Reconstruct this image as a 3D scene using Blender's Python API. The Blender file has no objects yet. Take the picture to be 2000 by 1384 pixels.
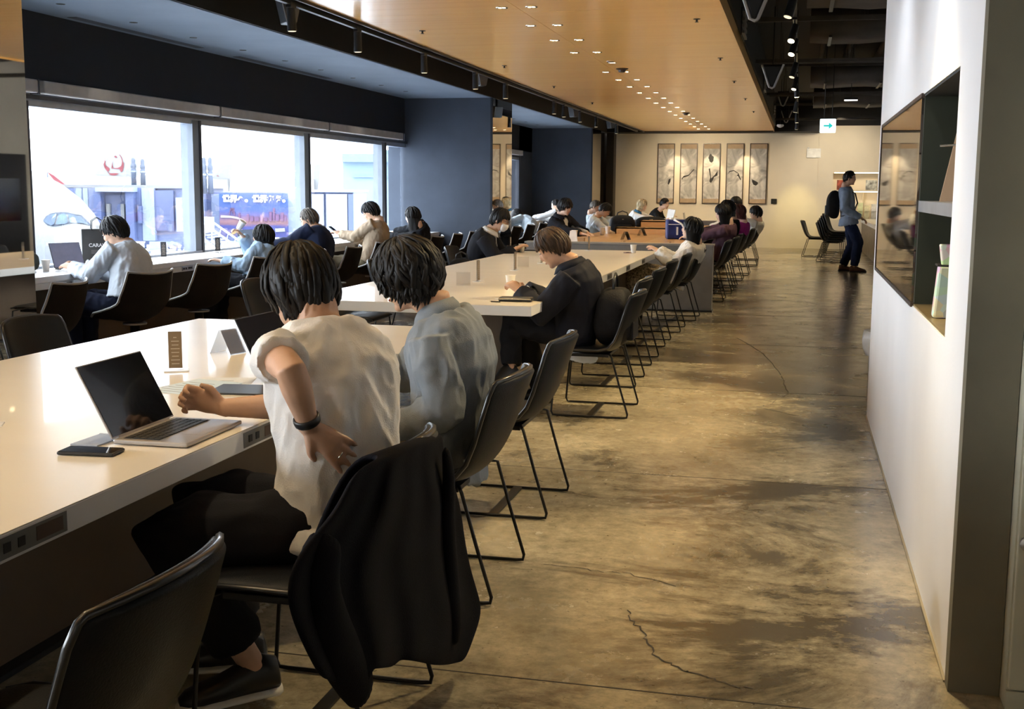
import bpy, bmesh, math, random
from mathutils import Vector as V, Matrix, noise as mnoise
from math import radians as rad, sin, cos, pi

random.seed(7)
S = bpy.context.scene
COL = S.collection

# ------------------------------------------------------------------ camera
F_PX, YAW, PITCH, ROLL, CAM_H = 2300.0, rad(13.53), rad(7.99), rad(0.4), 1.4
_f = V((-sin(YAW)*cos(PITCH), cos(YAW)*cos(PITCH), -sin(PITCH)))
_r0 = V((cos(YAW), sin(YAW), 0)); _u0 = _r0.cross(_f)
CR = _r0*cos(ROLL) + _u0*sin(ROLL)
CU = -_r0*sin(ROLL) + _u0*cos(ROLL)
CF = _f
cam_data = bpy.data.cameras.new('camera')
cam = bpy.data.objects.new('camera', cam_data)
COL.objects.link(cam)
cam.matrix_world = Matrix(((CR.x, CU.x, -CF.x, 0), (CR.y, CU.y, -CF.y, 0), (CR.z, CU.z, -CF.z, CAM_H), (0, 0, 0, 1)))
cam_data.sensor_fit = 'HORIZONTAL'; cam_data.sensor_width = 36.0
cam_data.lens = 36.0*F_PX/2000.0
cam_data.clip_end = 600; cam_data.clip_start = 0.05
S.camera = cam

def ray(u, v):
    return CR*((u-1000)/F_PX) - CU*((v-692)/F_PX) + CF
def PZ(u, v, z=0.0):
    d = ray(u, v); t = (z-CAM_H)/d.z; return V((0, 0, CAM_H)) + d*t
def PX(u, v, x):
    d = ray(u, v); return V((0, 0, CAM_H)) + d*(x/d.x)
def PY(u, v, y):
    d = ray(u, v); return V((0, 0, CAM_H)) + d*(y/d.y)

# ------------------------------------------------------------------ view, world, sun
S.view_settings.view_transform = 'Standard'
S.view_settings.look = 'None'
S.view_settings.gamma = 1.0
S.view_settings.use_curve_mapping = False
S.view_settings.exposure = 0.75
W = bpy.data.worlds.new('overcast_sky'); S.world = W
W.use_nodes = True
wb = W.node_tree.nodes['Background']
wb.inputs[0].default_value = (0.86, 0.93, 1.0, 1); wb.inputs[1].default_value = 8.0
WARM = (1.0, 0.76, 0.40)
def spot(name, loc, target, energy, size=70, blend=.6, col=WARM, r=.04):
    l = bpy.data.lights.new(name, 'SPOT'); l.energy = energy; l.spot_size = rad(size); l.spot_blend = blend
    l.color = col; l.shadow_soft_size = r
    o = bpy.data.objects.new(name, l); COL.objects.link(o); o.location = loc
    o.rotation_euler = (V(target)-V(loc)).to_track_quat('-Z', 'Y').to_euler()
    return o
sun_d = bpy.data.lights.new('hazy_sun', 'SUN'); sun_d.energy = 2.0; sun_d.angle = rad(20); sun_d.color = (1, .97, .92)
sun = bpy.data.objects.new('hazy_sun', sun_d); COL.objects.link(sun)
sun.rotation_euler = (V((.2, .75, -.9))).to_track_quat('-Z', 'Y').to_euler()

# ------------------------------------------------------------------ materials
MATS = {}
def pm(name, c, r=.5, m=0.0, var=.06, vs=8.0, bump=0.0, bs=60.0, coat=0.0, spec=.5, emit=None, es=0.0, alpha=1.0, trans=0.0, stretch=None, sheen=0.0, c2=None):
    """procedural principled material: noise-varied colour, optional bump"""
    if name in MATS: return MATS[name]
    M = bpy.data.materials.new(name); M.use_nodes = True
    nt = M.node_tree; b = nt.nodes['Principled BSDF']; L = nt.links.new
    tc = nt.nodes.new('ShaderNodeTexCoord'); mp = nt.nodes.new('ShaderNodeMapping')
    L(tc.outputs['Object'], mp.inputs['Vector'])
    if stretch: mp.inputs['Scale'].default_value = stretch
    n = nt.nodes.new('ShaderNodeTexNoise'); n.inputs['Scale'].default_value = vs; n.inputs['Detail'].default_value = 4
    L(mp.outputs[0], n.inputs['Vector'])
    rp = nt.nodes.new('ShaderNodeValToRGB')
    lo = [max(0, x*(1-var*2)) for x in c]; hi = [min(1, x*(1+var*2)) for x in c] if c2 is None else c2
    rp.color_ramp.elements[0].position = .3; rp.color_ramp.elements[1].position = .7
    rp.color_ramp.elements[0].color = (*lo, 1); rp.color_ramp.elements[1].color = (*hi, 1)
    L(n.outputs['Fac'], rp.inputs[0]); L(rp.outputs[0], b.inputs['Base Color'])
    b.inputs['Roughness'].default_value = r; b.inputs['Metallic'].default_value = m
    b.inputs['Specular IOR Level'].default_value = spec
    b.inputs['Coat Weight'].default_value = coat
    if sheen: b.inputs['Sheen Weight'].default_value = sheen
    if trans: b.inputs['Transmission Weight'].default_value = trans
    if alpha < 1: b.inputs['Alpha'].default_value = alpha
    if emit: b.inputs['Emission Color'].default_value = (*emit, 1); b.inputs['Emission Strength'].default_value = es
    if bump:
        n2 = nt.nodes.new('ShaderNodeTexNoise'); n2.inputs['Scale'].default_value = bs; n2.inputs['Detail'].default_value = 5
        L(mp.outputs[0], n2.inputs['Vector'])
        bp = nt.nodes.new('ShaderNodeBump'); bp.inputs['Strength'].default_value = bump; bp.inputs['Distance'].default_value = .01
        L(n2.outputs['Fac'], bp.inputs['Height']); L(bp.outputs[0], b.inputs['Normal'])
    MATS[name] = M
    return M

def glass_mat(name, tint=(1, 1, 1), gloss=.06, rough=0.0):
    if name in MATS: return MATS[name]
    M = bpy.data.materials.new(name); M.use_nodes = True; nt = M.node_tree; nt.nodes.clear(); L = nt.links.new
    o = nt.nodes.new('ShaderNodeOutputMaterial'); mx = nt.nodes.new('ShaderNodeMixShader')
    t = nt.nodes.new('ShaderNodeBsdfTransparent'); t.inputs[0].default_value = (*tint, 1)
    g = nt.nodes.new('ShaderNodeBsdfGlossy'); g.inputs['Roughness'].default_value = rough
    lw = nt.nodes.new('ShaderNodeFresnel'); lw.inputs[0].default_value = 1.35
    ad = nt.nodes.new('ShaderNodeMath'); ad.operation = 'MULTIPLY'; ad.inputs[1].default_value = gloss*10
    ad.use_clamp = True
    L(lw.outputs[0], ad.inputs[0]); L(ad.outputs[0], mx.inputs[0]); L(t.outputs[0], mx.inputs[1]); L(g.outputs[0], mx.inputs[2]); L(mx.outputs[0], o.inputs[0])
    MATS[name] = M; return M

# ------------------------------------------------------------------ mesh builder
class MB:
    def __init__(s): s.v = []; s.f = []
    def add(s, vs, fs):
        n = len(s.v); s.v += [tuple(x) for x in vs]; s.f += [tuple(i+n for i in q) for q in fs]; return s
    def box(s, a, b):
        (x0, y0, z0), (x1, y1, z1) = a, b
        return s.add([(x0, y0, z0), (x1, y0, z0), (x1, y1, z0), (x0, y1, z0), (x0, y0, z1), (x1, y0, z1), (x1, y1, z1), (x0, y1, z1)],
                     [(0, 3, 2, 1), (4, 5, 6, 7), (0, 1, 5, 4), (1, 2, 6, 5), (2, 3, 7, 6), (3, 0, 4, 7)])
    def obox(s, c, ax, ay, az):
        """box by centre and three half-axis vectors"""
        c, ax, ay, az = V(c), V(ax), V(ay), V(az)
        vs = [c+i*ax+j*ay+k*az for k in (-1, 1) for i, j in ((-1, -1), (1, -1), (1, 1), (-1, 1))]
        return s.add(vs, [(0, 3, 2, 1), (4, 5, 6, 7), (0, 1, 5, 4), (1, 2, 6, 5), (2, 3, 7, 6), (3, 0, 4, 7)])
    def prism(s, poly, off):
        """polygon (list of 3d points) extruded by vector off"""
        n = len(poly); off = V(off)
        vs = [V(p) for p in poly]+[V(p)+off for p in poly]
        return s.add(vs, [tuple(range(n))[::-1], tuple(range(n, 2*n))]+[(i, (i+1) % n, n+(i+1) % n, n+i) for i in range(n)])
    def cyl(s, p0, p1, r0, r1=None, n=16):
        return s.tube([p0, p1], [r0, r0 if r1 is None else r1], n)
    def tube(s, path, r, n=8, caps=True, flat=None, closed=False):
        P = [V(p) for p in path]; k = len(P)
        R = r if isinstance(r, (list, tuple)) else [r]*k
        vs = []; fs = []; prev = None
        for i in range(k):
            if closed: t = (P[(i+1) % k]-P[i-1])
            else: t = (P[min(i+1, k-1)]-P[max(i-1, 0)])
            t = t.normalized() if t.length > 1e-9 else V((0, 0, 1))
            if prev is None:
                a = V((0, 0, 1)) if abs(t.z) < .9 else V((1, 0, 0))
                if flat is not None: a = V(flat)
                nx = (a-t*a.dot(t)).normalized()
            else:
                nx = (prev-t*prev.dot(t)); nx = nx.normalized() if nx.length > 1e-6 else t.orthogonal().normalized()
            prev = nx; ny = t.cross(nx)
            rr = R[i]; ra, rb = rr if isinstance(rr, tuple) else (rr, rr)
            for j in range(n):
                an = 2*pi*j/n; vs.append(P[i]+nx*(cos(an)*ra)+ny*(sin(an)*rb))
        m = k if closed else k-1
        for i in range(m):
            a = i*n; b2 = ((i+1) % k)*n
            for j in range(n): fs.append((a+j, a+(j+1) % n, b2+(j+1) % n, b2+j))
        if caps and not closed: fs += [tuple(range(n))[::-1], tuple(range((k-1)*n, k*n))]
        return s.add(vs, fs)
    def rings(s, rings, caps=True):
        k = len(rings); n = len(rings[0]); vs = [p for r_ in rings for p in r_]
        fs = [(i*n+j, i*n+(j+1) % n, (i+1)*n+(j+1) % n, (i+1)*n+j) for i in range(k-1) for j in range(n)]
        if caps: fs += [tuple(range(n))[::-1], tuple(range((k-1)*n, k*n))]
        return s.add(vs, fs)
    def lathe(s, prof, c=(0, 0, 0), n=20):
        c = V(c)
        return s.rings([[c+V((r_*cos(2*pi*j/n), r_*sin(2*pi*j/n), z)) for j in range(n)] for r_, z in prof])
    def ell(s, c, r, mat=None, n=12, m=8):
        c = V(c); r = V(r) if not isinstance(r, (int, float)) else V((r, r, r)); rs = []
        for i in range(m+1):
            ph = pi*(i*.998+.001*m)/m
            ring = []
            for j in range(n):
                p = V((r.x*sin(ph)*cos(2*pi*j/n), r.y*sin(ph)*sin(2*pi*j/n), r.z*cos(ph)))
                ring.append(c+(mat @ p if mat is not None else p))
            rs.append(ring)
        return s.rings(rs[::-1])
    def mesh(s, name):
        me = bpy.data.meshes.new(name); me.from_pydata(s.v, [], s.f); me.update(); return me
    def build(s, name, material, parent=None, smooth=False, bevel=0.0, sub=0, loc=None):
        me = s.mesh(name)
        bm = bmesh.new(); bm.from_mesh(me); bmesh.ops.recalc_face_normals(bm, faces=bm.faces); bm.to_mesh(me); bm.free()
        return link(name, me, material, parent, smooth, bevel, sub, loc)

def link(name, me, material, parent=None, smooth=False, bevel=0.0, sub=0, loc=None):
    o = bpy.data.objects.new(name, me); COL.objects.link(o)
    if material and not me.materials: me.materials.append(material)
    if smooth:
        for p in me.polygons: p.use_smooth = True
    if bevel:
        b = o.modifiers.new('bevel', 'BEVEL'); b.width = bevel; b.segments = 2; b.limit_method = 'ANGLE'; b.angle_limit = rad(40)
    if sub:
        q = o.modifiers.new('sub', 'SUBSURF'); q.levels = sub; q.render_levels = sub
    if parent: o.parent = parent
    if loc is not None: o.location = loc
    return o

def tag(o, label, cat, group=None):
    o['label'] = label; o['category'] = cat
    if group: o['group'] = group
    return o
def thing(name, label, cat, loc=(0, 0, 0), rz=0.0, group=None):
    o = bpy.data.objects.new(name, None); COL.objects.link(o); o.empty_display_size = .1
    o.location = loc; o.rotation_euler = (0, 0, rz)
    return tag(o, label, cat, group)
def struct(o, label=None):
    o['kind'] = 'structure'
    if label: o['label'] = label
    return o
def dup(o, loc=None, rz=None, label=None, parent=None):
    c = o.copy(); COL.objects.link(c); c.parent = parent
    if loc is not None: c.location = loc
    if rz is not None: c.rotation_euler = (0, 0, rz)
    if label: c['label'] = label
    for ch in list(o.children): dup(ch, parent=c)
    return c
def lerp(a, b, t): return a+(b-a)*t
# ================================================================== SETTING
NAVY = pm('navy_fabric_wall', (.050, .063, .088), .85, var=.05, vs=3, bump=.25, bs=400)
DARKBAND = pm('charcoal_navy_panel', (.011, .014, .022), .8, var=.05, bump=.15, bs=300)
GREYC = pm('blue_grey_ceiling_paint', (.17, .22, .29), .75, var=.03, vs=2)
BLACK = pm('black_ceiling_paint', (.010, .009, .009), .8, var=.1)
BLACKM = pm('black_metal', (.012, .012, .013), .4, m=.3, var=.1)
DUCT = pm('dusty_black_duct', (.045, .038, .032), .7, var=.25, vs=3, bump=.4, bs=6)
CREAM = pm('cream_plaster_wall', (.74, .66, .52), .7, var=.02, vs=2, bump=.08, bs=120)
WHITEW = pm('white_painted_wall', (.88, .89, .91), .55, var=.02, vs=1.5, bump=.05, bs=90)
CONC = pm('olive_concrete_render', (.155, .142, .100), .7, var=.10, vs=2.2, bump=.12, bs=25, c2=(.205, .185, .130))
ALU = pm('satin_aluminium', (.42, .47, .55), .35, m=.6, var=.04)
ALUD = pm('dark_aluminium', (.06, .065, .08), .4, m=.5, var=.05)
BLINDM = pm('grey_blind_cassette', (.40, .38, .36), .6, var=.05)
PANE = glass_mat('clear_window_glass', (.97, .985, 1.0), .05)
LAMP = pm('warm_lamp_glow', (1, .9, .7), .5, emit=(1, .80, .50), es=14, var=0)
LAMPW = pm('neutral_lamp_glow', (1, 1, 1), .5, emit=(1, .95, .88), es=6, var=0)
CHROME = pm('polished_trim_ring', (.7, .68, .62), .2, m=.9, var=.03)

def mirror_mat():
    M = bpy.data.materials.new('smoked_mirror'); M.use_nodes = True; b = M.node_tree.nodes['Principled BSDF']
    nt = M.node_tree; n = nt.nodes.new('ShaderNodeTexNoise'); n.inputs['Scale'].default_value = 2
    rp = nt.nodes.new('ShaderNodeMapRange'); rp.inputs[3].default_value = .012; rp.inputs[4].default_value = .03
    nt.links.new(n.outputs['Fac'], rp.inputs[0]); nt.links.new(rp.outputs[0], b.inputs['Roughness'])
    b.inputs['Base Color'].default_value = (.62, .58, .52, 1); b.inputs['Metallic'].default_value = 1
    return M
MIRROR = mirror_mat()
DGLASS = pm('dark_tv_glass', (.22, .20, .18), .03, m=.9, var=.02)

def wood_mat(name, ca, cb, rough, coat, sc=(1, 1, 1), bump=.03):
    M = bpy.data.materials.new(name); M.use_nodes = True; nt = M.node_tree; L = nt.links.new; b = nt.nodes['Principled BSDF']
    tc = nt.nodes.new('ShaderNodeTexCoord'); mp = nt.nodes.new('ShaderNodeMapping'); mp.inputs['Scale'].default_value = sc
    L(tc.outputs['Object'], mp.inputs[0])
    n = nt.nodes.new('ShaderNodeTexNoise'); n.inputs['Scale'].default_value = 1.0; n.inputs['Detail'].default_value = 7; n.inputs['Roughness'].default_value = .62
    L(mp.outputs[0], n.inputs['Vector'])
    rp = nt.nodes.new('ShaderNodeValToRGB'); rp.color_ramp.elements[0].position = .32; rp.color_ramp.elements[1].position = .68
    rp.color_ramp.elements[0].color = (*ca, 1); rp.color_ramp.elements[1].color = (*cb, 1)
    L(n.outputs['Fac'], rp.inputs[0]); L(rp.outputs[0], b.inputs['Base Color'])
    b.inputs['Roughness'].default_value = rough; b.inputs['Coat Weight'].default_value = coat; b.inputs['Coat Roughness'].default_value = .16
    bp = nt.nodes.new('ShaderNodeBump'); bp.inputs['Strength'].default_value = bump; bp.inputs['Distance'].default_value = .004
    L(n.outputs['Fac'], bp.inputs['Height']); L(bp.outputs[0], b.inputs['Normal'])
    return M
MAPLE = wood_mat('honey_maple_ceiling', (.86, .46, .115), (.93, .55, .165), .34, .5, (.35, 9, 9))
OAK = wood_mat('orange_oak_table', (.50, .26, .09), (.72, .43, .19), .35, .3, (.8, 7, 7))
WALNUT = wood_mat('dark_walnut_panel', (.075, .047, .025), (.13, .085, .048), .5, .1, (8, 1, .8))

def floor_mat():
    M = bpy.data.materials.new('stained_polished_concrete'); M.use_nodes = True; nt = M.node_tree; L = nt.links.new; N = nt.nodes.new
    b = nt.nodes['Principled BSDF']; tc = N('ShaderNodeTexCoord')
    def noise(sc, scale, det, rough=.6, loc=(0, 0, 0), dist=0.0):
        mp = N('ShaderNodeMapping'); mp.inputs['Scale'].default_value = sc; mp.inputs['Location'].default_value = loc
        L(tc.outputs['Object'], mp.inputs[0]); n = N('ShaderNodeTexNoise'); n.inputs['Scale'].default_value = scale
        n.inputs['Detail'].default_value = det; n.inputs['Roughness'].default_value = rough; n.inputs['Distortion'].default_value = dist
        L(mp.outputs[0], n.inputs['Vector']); return n.outputs['Fac']
    def ramp(src, p0, c0, p1, c1):
        r = N('ShaderNodeValToRGB'); e = r.color_ramp.elements
        e[0].position, e[1].position = p0, p1; e[0].color = (*c0, 1); e[1].color = (*c1, 1)
        L(src, r.inputs[0]); return r.outputs[0]
    def mix(fac, a, c, mode='MIX'):
        m = N('ShaderNodeMix'); m.data_type = 'RGBA'; m.blend_type = mode
        if isinstance(fac, float): m.inputs[0].default_value = fac
        else: L(fac, m.inputs[0])
        L(a, m.inputs[6]); L(c, m.inputs[7]) if not isinstance(c, tuple) else setattr(m.inputs[7], 'default_value', (*c, 1))
        return m.outputs[2]
    def math_(op, a, c):
        m = N('ShaderNodeMath'); m.operation = op; m.use_clamp = True
        for i, x in enumerate((a, c)):
            if isinstance(x, (int, float)): m.inputs[i].default_value = x
            else: L(x, m.inputs[i])
        return m.outputs[0]
    base = ramp(noise((1, 1, 1), 1.3, 9, .7), .28, (.20, .165, .105), .72, (.57, .50, .36))
    fine = ramp(noise((1, 1, 1), 16, 8, .75), .3, (.50, .49, .46), .72, (1.12, 1.12, 1.10))
    col = mix(1.0, base, fine, 'MULTIPLY')
    # worn dark stain, concentrated down the walkway
    sx = N('ShaderNodeSeparateXYZ'); L(tc.outputs['Object'], sx.inputs[0])
    st = noise((.75, 1.0, 1), 1.1, 10, .72, (3.7, 1.3, 0), .6)
    bx = N('ShaderNodeMapRange'); bx.interpolation_type = 'SMOOTHSTEP'; bx.inputs[1].default_value = -1.3; bx.inputs[2].default_value = .1
    bx.inputs[3].default_value = -.09; bx.inputs[4].default_value = .045; L(sx.outputs[0], bx.inputs[0])
    by = N('ShaderNodeMapRange'); by.interpolation_type = 'SMOOTHSTEP'; by.inputs[1].default_value = 8.0; by.inputs[2].default_value = 9.5
    by.inputs[3].default_value = .0; by.inputs[4].default_value = .095; L(sx.outputs[1], by.inputs[0])
    bf = N('ShaderNodeMapRange'); bf.interpolation_type = 'SMOOTHSTEP'; bf.inputs[1].default_value = 18.0; bf.inputs[2].default_value = 22
    bf.inputs[3].default_value = .0; bf.inputs[4].default_value = -.10; L(sx.outputs[1], bf.inputs[0])
    ad = N('ShaderNodeMath'); ad.operation = 'ADD'; L(st, ad.inputs[0]); L(bx.outputs[0], ad.inputs[1])
    ad2 = N('ShaderNodeMath'); ad2.operation = 'ADD'; L(ad.outputs[0], ad2.inputs[0]); L(by.outputs[0], ad2.inputs[1])
    ad3 = N('ShaderNodeMath'); ad3.operation = 'ADD'; L(ad2.outputs[0], ad3.inputs[0]); L(bf.outputs[0], ad3.inputs[1])
    sf = N('ShaderNodeMapRange'); sf.inputs[1].default_value = .50; sf.inputs[2].default_value = .60; sf.inputs[4].default_value = .86; L(ad3.outputs[0], sf.inputs[0])
    col = mix(sf.outputs[0], col, (.042, .033, .024))
    spk = math_('MULTIPLY', math_('GREATER_THAN', noise((1, 1, 1), 42, 3, .6, (9, 2, 0)), .685), .6)
    col = mix(spk, col, (.05, .04, .028))
    L(col, b.inputs['Base Color'])
    rg = N('ShaderNodeMapRange'); rg.inputs[3].default_value = .08; rg.inputs[4].default_value = .40
    L(noise((1, 1, 1), 3.0, 6, .7), rg.inputs[0]); L(rg.outputs[0], b.inputs['Roughness'])
    bp = N('ShaderNodeBump'); bp.inputs['Strength'].default_value = .12; bp.inputs['Distance'].default_value = .004
    L(noise((1, 1, 1), 30, 6, .7), bp.inputs['Height']); L(bp.outputs[0], b.inputs['Normal'])
    b.inputs['Coat Weight'].default_value = .25; b.inputs['Coat Roughness'].default_value = .2
    return M
FLOORM = floor_mat()
CRACK = pm('dark_crack_line', (.03, .024, .018), .9)

FL = struct(MB().box((-6.35, -3, -.2), (4.0, 31, 0)).build('floor', FLOORM), 'stained polished concrete floor of the lounge')
# saw-cut joints and the wandering cracks
for yj in (3.16, 5.72, 8.35, 10.95, 13.6):
    MB().box((-6.0, yj-.003, 0), (3.4, yj+.003, .0008)).build('floor_joint', CRACK, FL)
def crack(pts, w):
    P = []
    for a, c in zip(pts[:-1], pts[1:]):
        for k in range(6):
            q = lerp(a, c, k/6.0); P.append(q+V((random.uniform(-.012, .012), random.uniform(-.012, .012), 0)))
    P.append(pts[-1]); l = [V((p.x-w*random.uniform(.4, 1), p.y-w, .0012)) for p in P]; r = [V((p.x+w*random.uniform(.4, 1), p.y+w, .0012)) for p in P]
    m = MB(); m.add(l+r, [(i, i+1, len(P)+i+1, len(P)+i) for i in range(len(P)-1)]); m.build('floor_crack', CRACK, FL)
crack([PZ(u, v) for u, v in ((1228, 1190), (1240, 1215), (1262, 1245), (1284, 1283), (1330, 1308), (1368, 1318), (1412, 1335), (1470, 1345))], .003)
crack([PZ(u, v) for u, v in ((1524, 735), (1541, 765), (1508, 788), (1480, 795), (1560, 812))], .004)
crack([PZ(u, v) for u, v in ((1440, 660), (1490, 690), (1525, 732))], .004)
crack([PZ(u, v) for u, v in ((1060, 1100), (1160, 1115), (1230, 1120), (1320, 1145))], .002)

# --- timber ceiling: two columns of veneer panels with open joints
CW = struct(MB().box((-3.74, -2.5, 2.85), (-.645, 29.2, 2.93)).build('ceiling', BLACK), 'honey timber panel ceiling above the long tables')
pm_l = MB().box((-3.735, 0, 2.82), (-2.2275, 1.196, 2.85)).mesh('panel')
pm_r = MB().box((-2.2235, 0, 2.82), (-.65, 1.196, 2.85)).mesh('panel')
y = -2.4
while y < 29.1:
    for me in (pm_l, pm_r):
        o = link('ceiling_panel', me, MAPLE, CW); o.location = (0, y, 0)
        if y+1.2 > 29.2: o.scale.y = (29.2-y)/1.2
    y += 1.2
MB().box((-.65, -2.5, 2.80), (-.632, 29.2, 2.93)).build('edge_trim', MAPLE, CW)
MB().box((-3.755, -2.5, 2.80), (-3.737, 29.2, 2.93)).build('edge_trim', BLACKM, CW)
# --- blue-grey ceiling by the windows, with shadow slots
C2 = struct(MB().box((-6.4, -2.5, 2.80), (-4.68, 29.9, 2.9)).build('ceiling', GREYC), 'blue-grey plaster ceiling over the window counter')
for y0, y1 in ((9.0, 11.2), (12.0, 14.6), (20.5, 23)):
    MB().box((-6.02, y0, 2.797), (-5.93, y1, 2.803)).build('vent_slot', pm('vent_slot_grey', (.05, .06, .08), .7), C2)
# --- black open ceiling
C3 = struct(MB().box((-4.75, -3, 3.55), (4.0, 31, 3.7)).build('ceiling', BLACK), 'black open service ceiling')
MB().box((-4.70, -2.5, 2.80), (-4.66, 29.9, 3.56)).build('slot_side', BLACK, C3)
MB().box((-4.66, 29.2, 2.80), (.43, 30, 2.95)).build('end_soffit', BLACK, C3)

# --- window wall
WL = MB().box((-6.4, -2.5, 2.25), (-6.1, 18.0, 2.80)).box((-6.4, -2.5, 0), (-6.12, 18.0, .66))
WL.box((-6.4, 19.3, 2.25), (-6.1, 27.2, 2.80)).box((-6.4, 19.3, 0), (-6.12, 27.2, .66)).box((-6.4, 25.9, 0), (-6.1, 27.2, 2.8))
WL = struct(WL.build('wall_left', DARKBAND), 'dark panelled window wall')
struct(MB().box((-6.41, 28.4, 0), (-6.1, 30, 2.8)).box((-6.41, 25.95, .0), (-6.095, 27.2, 2.25)).build('wall_left', NAVY), 'navy return wall beyond the far window')
def window(n, y0, y1, mull, label):
    w = struct(MB().box((-6.22, y0, 2.04), (-6.10, y1, 2.26)).build('window_%d' % n, ALU), label)
    MB().box((-6.22, y0, .66), (-6.08, y1, .74)).build('window_sill', ALU, w)
    MB().box((-6.07, y0, 2.095), (-6.055, y1, 2.13)).build('head_rail', ALUD, w)
    ys = [y0]+mull+[y1]
    for m in mull:
        mm = MB().box((-6.23, m-.075, .70), (-6.09, m+.075, 2.08)).build('mullion', pm('pale_mullion_paint', (.19, .215, .25), .5, var=.03), w)
        MB().box((-6.10, m+.05, .70), (-6.075, m+.085, 2.08)).build('mullion_edge', ALUD, mm)
    for a, c in zip(ys[:-1], ys[1:]):
        MB().box((-6.158, a+.05, .72), (-6.15, c-.05, 2.06)).build('pane', PANE, w)
    return w
window(1, 4.0, 18.0, [8.42, 11.27, 14.11, 16.98], 'wide aluminium window bay onto the apron')
window(2, 19.3, 25.9, [22.0, 24.6], 'aluminium window bay beyond the first navy column')
for bi, (y0, y1) in enumerate(((6.6, 8.53), (8.60, 11.62), (11.66, 14.62), (14.68, 17.6), (19.4, 22.4), (22.5, 25.8))):
    b_ = thing('roller_blind', 'rolled-up grey roller blind cassette %s' % ('beside the mirrored column', 'above the aircraft nose', 'above the skyline poster', 'ending at the first navy column', 'just past the first navy column', 'at the far end of the second window bay')[bi], 'blind', (-6.03, (y0+y1)/2, 2.13), 0, 'roller blind cassettes over the windows')
    h = (y1-y0)/2
    MB().box((-.03, -h, .01), (.045, h, .115)).build('cassette', BLINDM, b_, bevel=.012)
    MB().box((-.03, h-.02, .0), (.05, h, .118)).build('end_cap', ALUD, b_)
# --- columns with smoked mirror on the aisle side
def column(y0, y1, label, n):
    c = struct(MB().box((-6.38, y0, 0), (-4.68, y1, 2.8)).build('wall_column_%d' % n, NAVY), label)
    MB().box((-4.68, y0+.02, 0), (-4.672, y1, 2.8)).build('mirror_panel', MIRROR, c)
    MB().box((-4.70, y0-.006, 0), (-4.668, y0+.02, 2.8)).build('edge_trim', DARKBAND, c)
    return c
column(3.4, 6.52, 'navy column with smoked mirror nearest the first window', 1)
column(18.0, 19.3, 'navy fabric column with smoked mirror side', 2)
column(27.2, 28.4, 'navy fabric column beside the cream end wall', 3)

# --- end wall, with lit shelf niche
WB = MB().box((-7.0, 30, 0), (.42, 30.3, 2.80))
MB().box((-7.0, 30, 2.80), (.42, 30.3, 3.6)).box((.42, 30, 2.97), (4.0, 30.4, 3.6)).build('end_fascia', BLACK, C3)
MB().box((4.0, -3, 3.5), (4.1, 31, 3.7)).build('side_fascia', BLACK, C3)
NX0, NX1, NZ0, NZ1 = .79, 2.9, .72, 1.86
WB2 = MB().box((.42, 29.97, 0), (NX0, 30.4, 2.97)).box((NX0, 29.97, 0), (NX1, 30.4, NZ0)).box((NX0, 29.97, NZ1), (NX1, 30.4, 2.97)).box((NX1, 29.97, 0), (4.0, 30.4, 2.97)).box((NX0, 30.33, NZ0), (NX1, 30.4, NZ1))
wbk = struct(WB.build('wall_back', CREAM), 'cream end wall hung with five ink paintings')
struct(WB2.build('wall_back', CREAM), 'cream wall with lit shelf niche')
struct(MB().box((-4.5, 29.985, 0), (.42, 30, .09)).build('baseboard_back', CREAM))
for x0, x1 in ((-4.94, -4.77), (-4.71, -4.53)):
    struct(MB().box((x0, 29.5, 0), (x1, 29.9, 2.8)).build('trim_1', pm('dark_bronze_post', (.035, .027, .022), .5)), 'dark bronze post by the end wall')
# --- outer shell
struct(MB().box((3.4, 7.6, 0), (3.6, 30.4, 3.6)).build('wall_right_far', CREAM))
struct(MB().box((-6.4, -3.2, 0), (4.0, -3, 3.6)).build('wall_front', CREAM))
struct(MB().box((3.8, -3, 0), (4.0, 7.6, 3.6)).build('wall_right_near', CREAM))
# --- white wall block with recessed shelf and dark glass
wx = .467
WR = MB().box((wx, 3.44, 0), (1.15, 7.62, .94)).box((wx, 3.44, 1.785), (1.15, 7.62, 3.6)).box((wx, 7.42, .94), (1.15, 7.62, 1.785)).box((wx, 3.44, .94), (1.15, 3.93, 1.785)).box((.85, 3.93, .94), (1.15, 5.06, 1.785)).box((.53, 5.06, .94), (1.15, 7.42, 1.785))
wr = struct(WR.build('wall_right', WHITEW), 'white wall block with recessed shelf and dark glass panel')
NICHE = pm('dark_niche_lining', (.032, .036, .042), .6)
MB().box((wx+.006, 5.035, .945), (.85, 5.06, 1.78)).build('niche_side', pm('olive_niche_panel', (.03, .036, .022), .6), wr)
MB().box((.835, 3.935, .942), (.85, 5.04, 1.783)).build('niche_back', pm('navy_niche_panel', (.010, .015, .025), .6), wr)
MB().box((wx+.004, 3.932, .940), (.84, 5.04, .948)).build('niche_base', pm('brass_niche_floor', (.35, .26, .12), .35, m=.5), wr)
MB().box((wx+.004, 3.932, 1.776), (.84, 5.04, 1.784)).build('niche_top', NICHE, wr)
MB().box((wx+.002, 3.935, 1.322), (.84, 5.04, 1.365)).build('niche_shelf', pm('satin_steel_shelf', (.35, .37, .40), .35, m=.6), wr)
MB().box((wx-.004, 5.06, .95), (wx+.006, 7.40, 1.775)).build('glass_panel', DGLASS, wr)
fr = MB().box((wx-.008, 5.04, .935), (wx+.01, 7.42, .952)).box((wx-.008, 5.04, 1.773), (wx+.01, 7.42, 1.79)).box((wx-.008, 7.40, .935), (wx+.01, 7.42, 1.79))
fr.build('panel_frame', pm('bronze_frame', (.10, .075, .06), .4, m=.6), wr)
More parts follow.
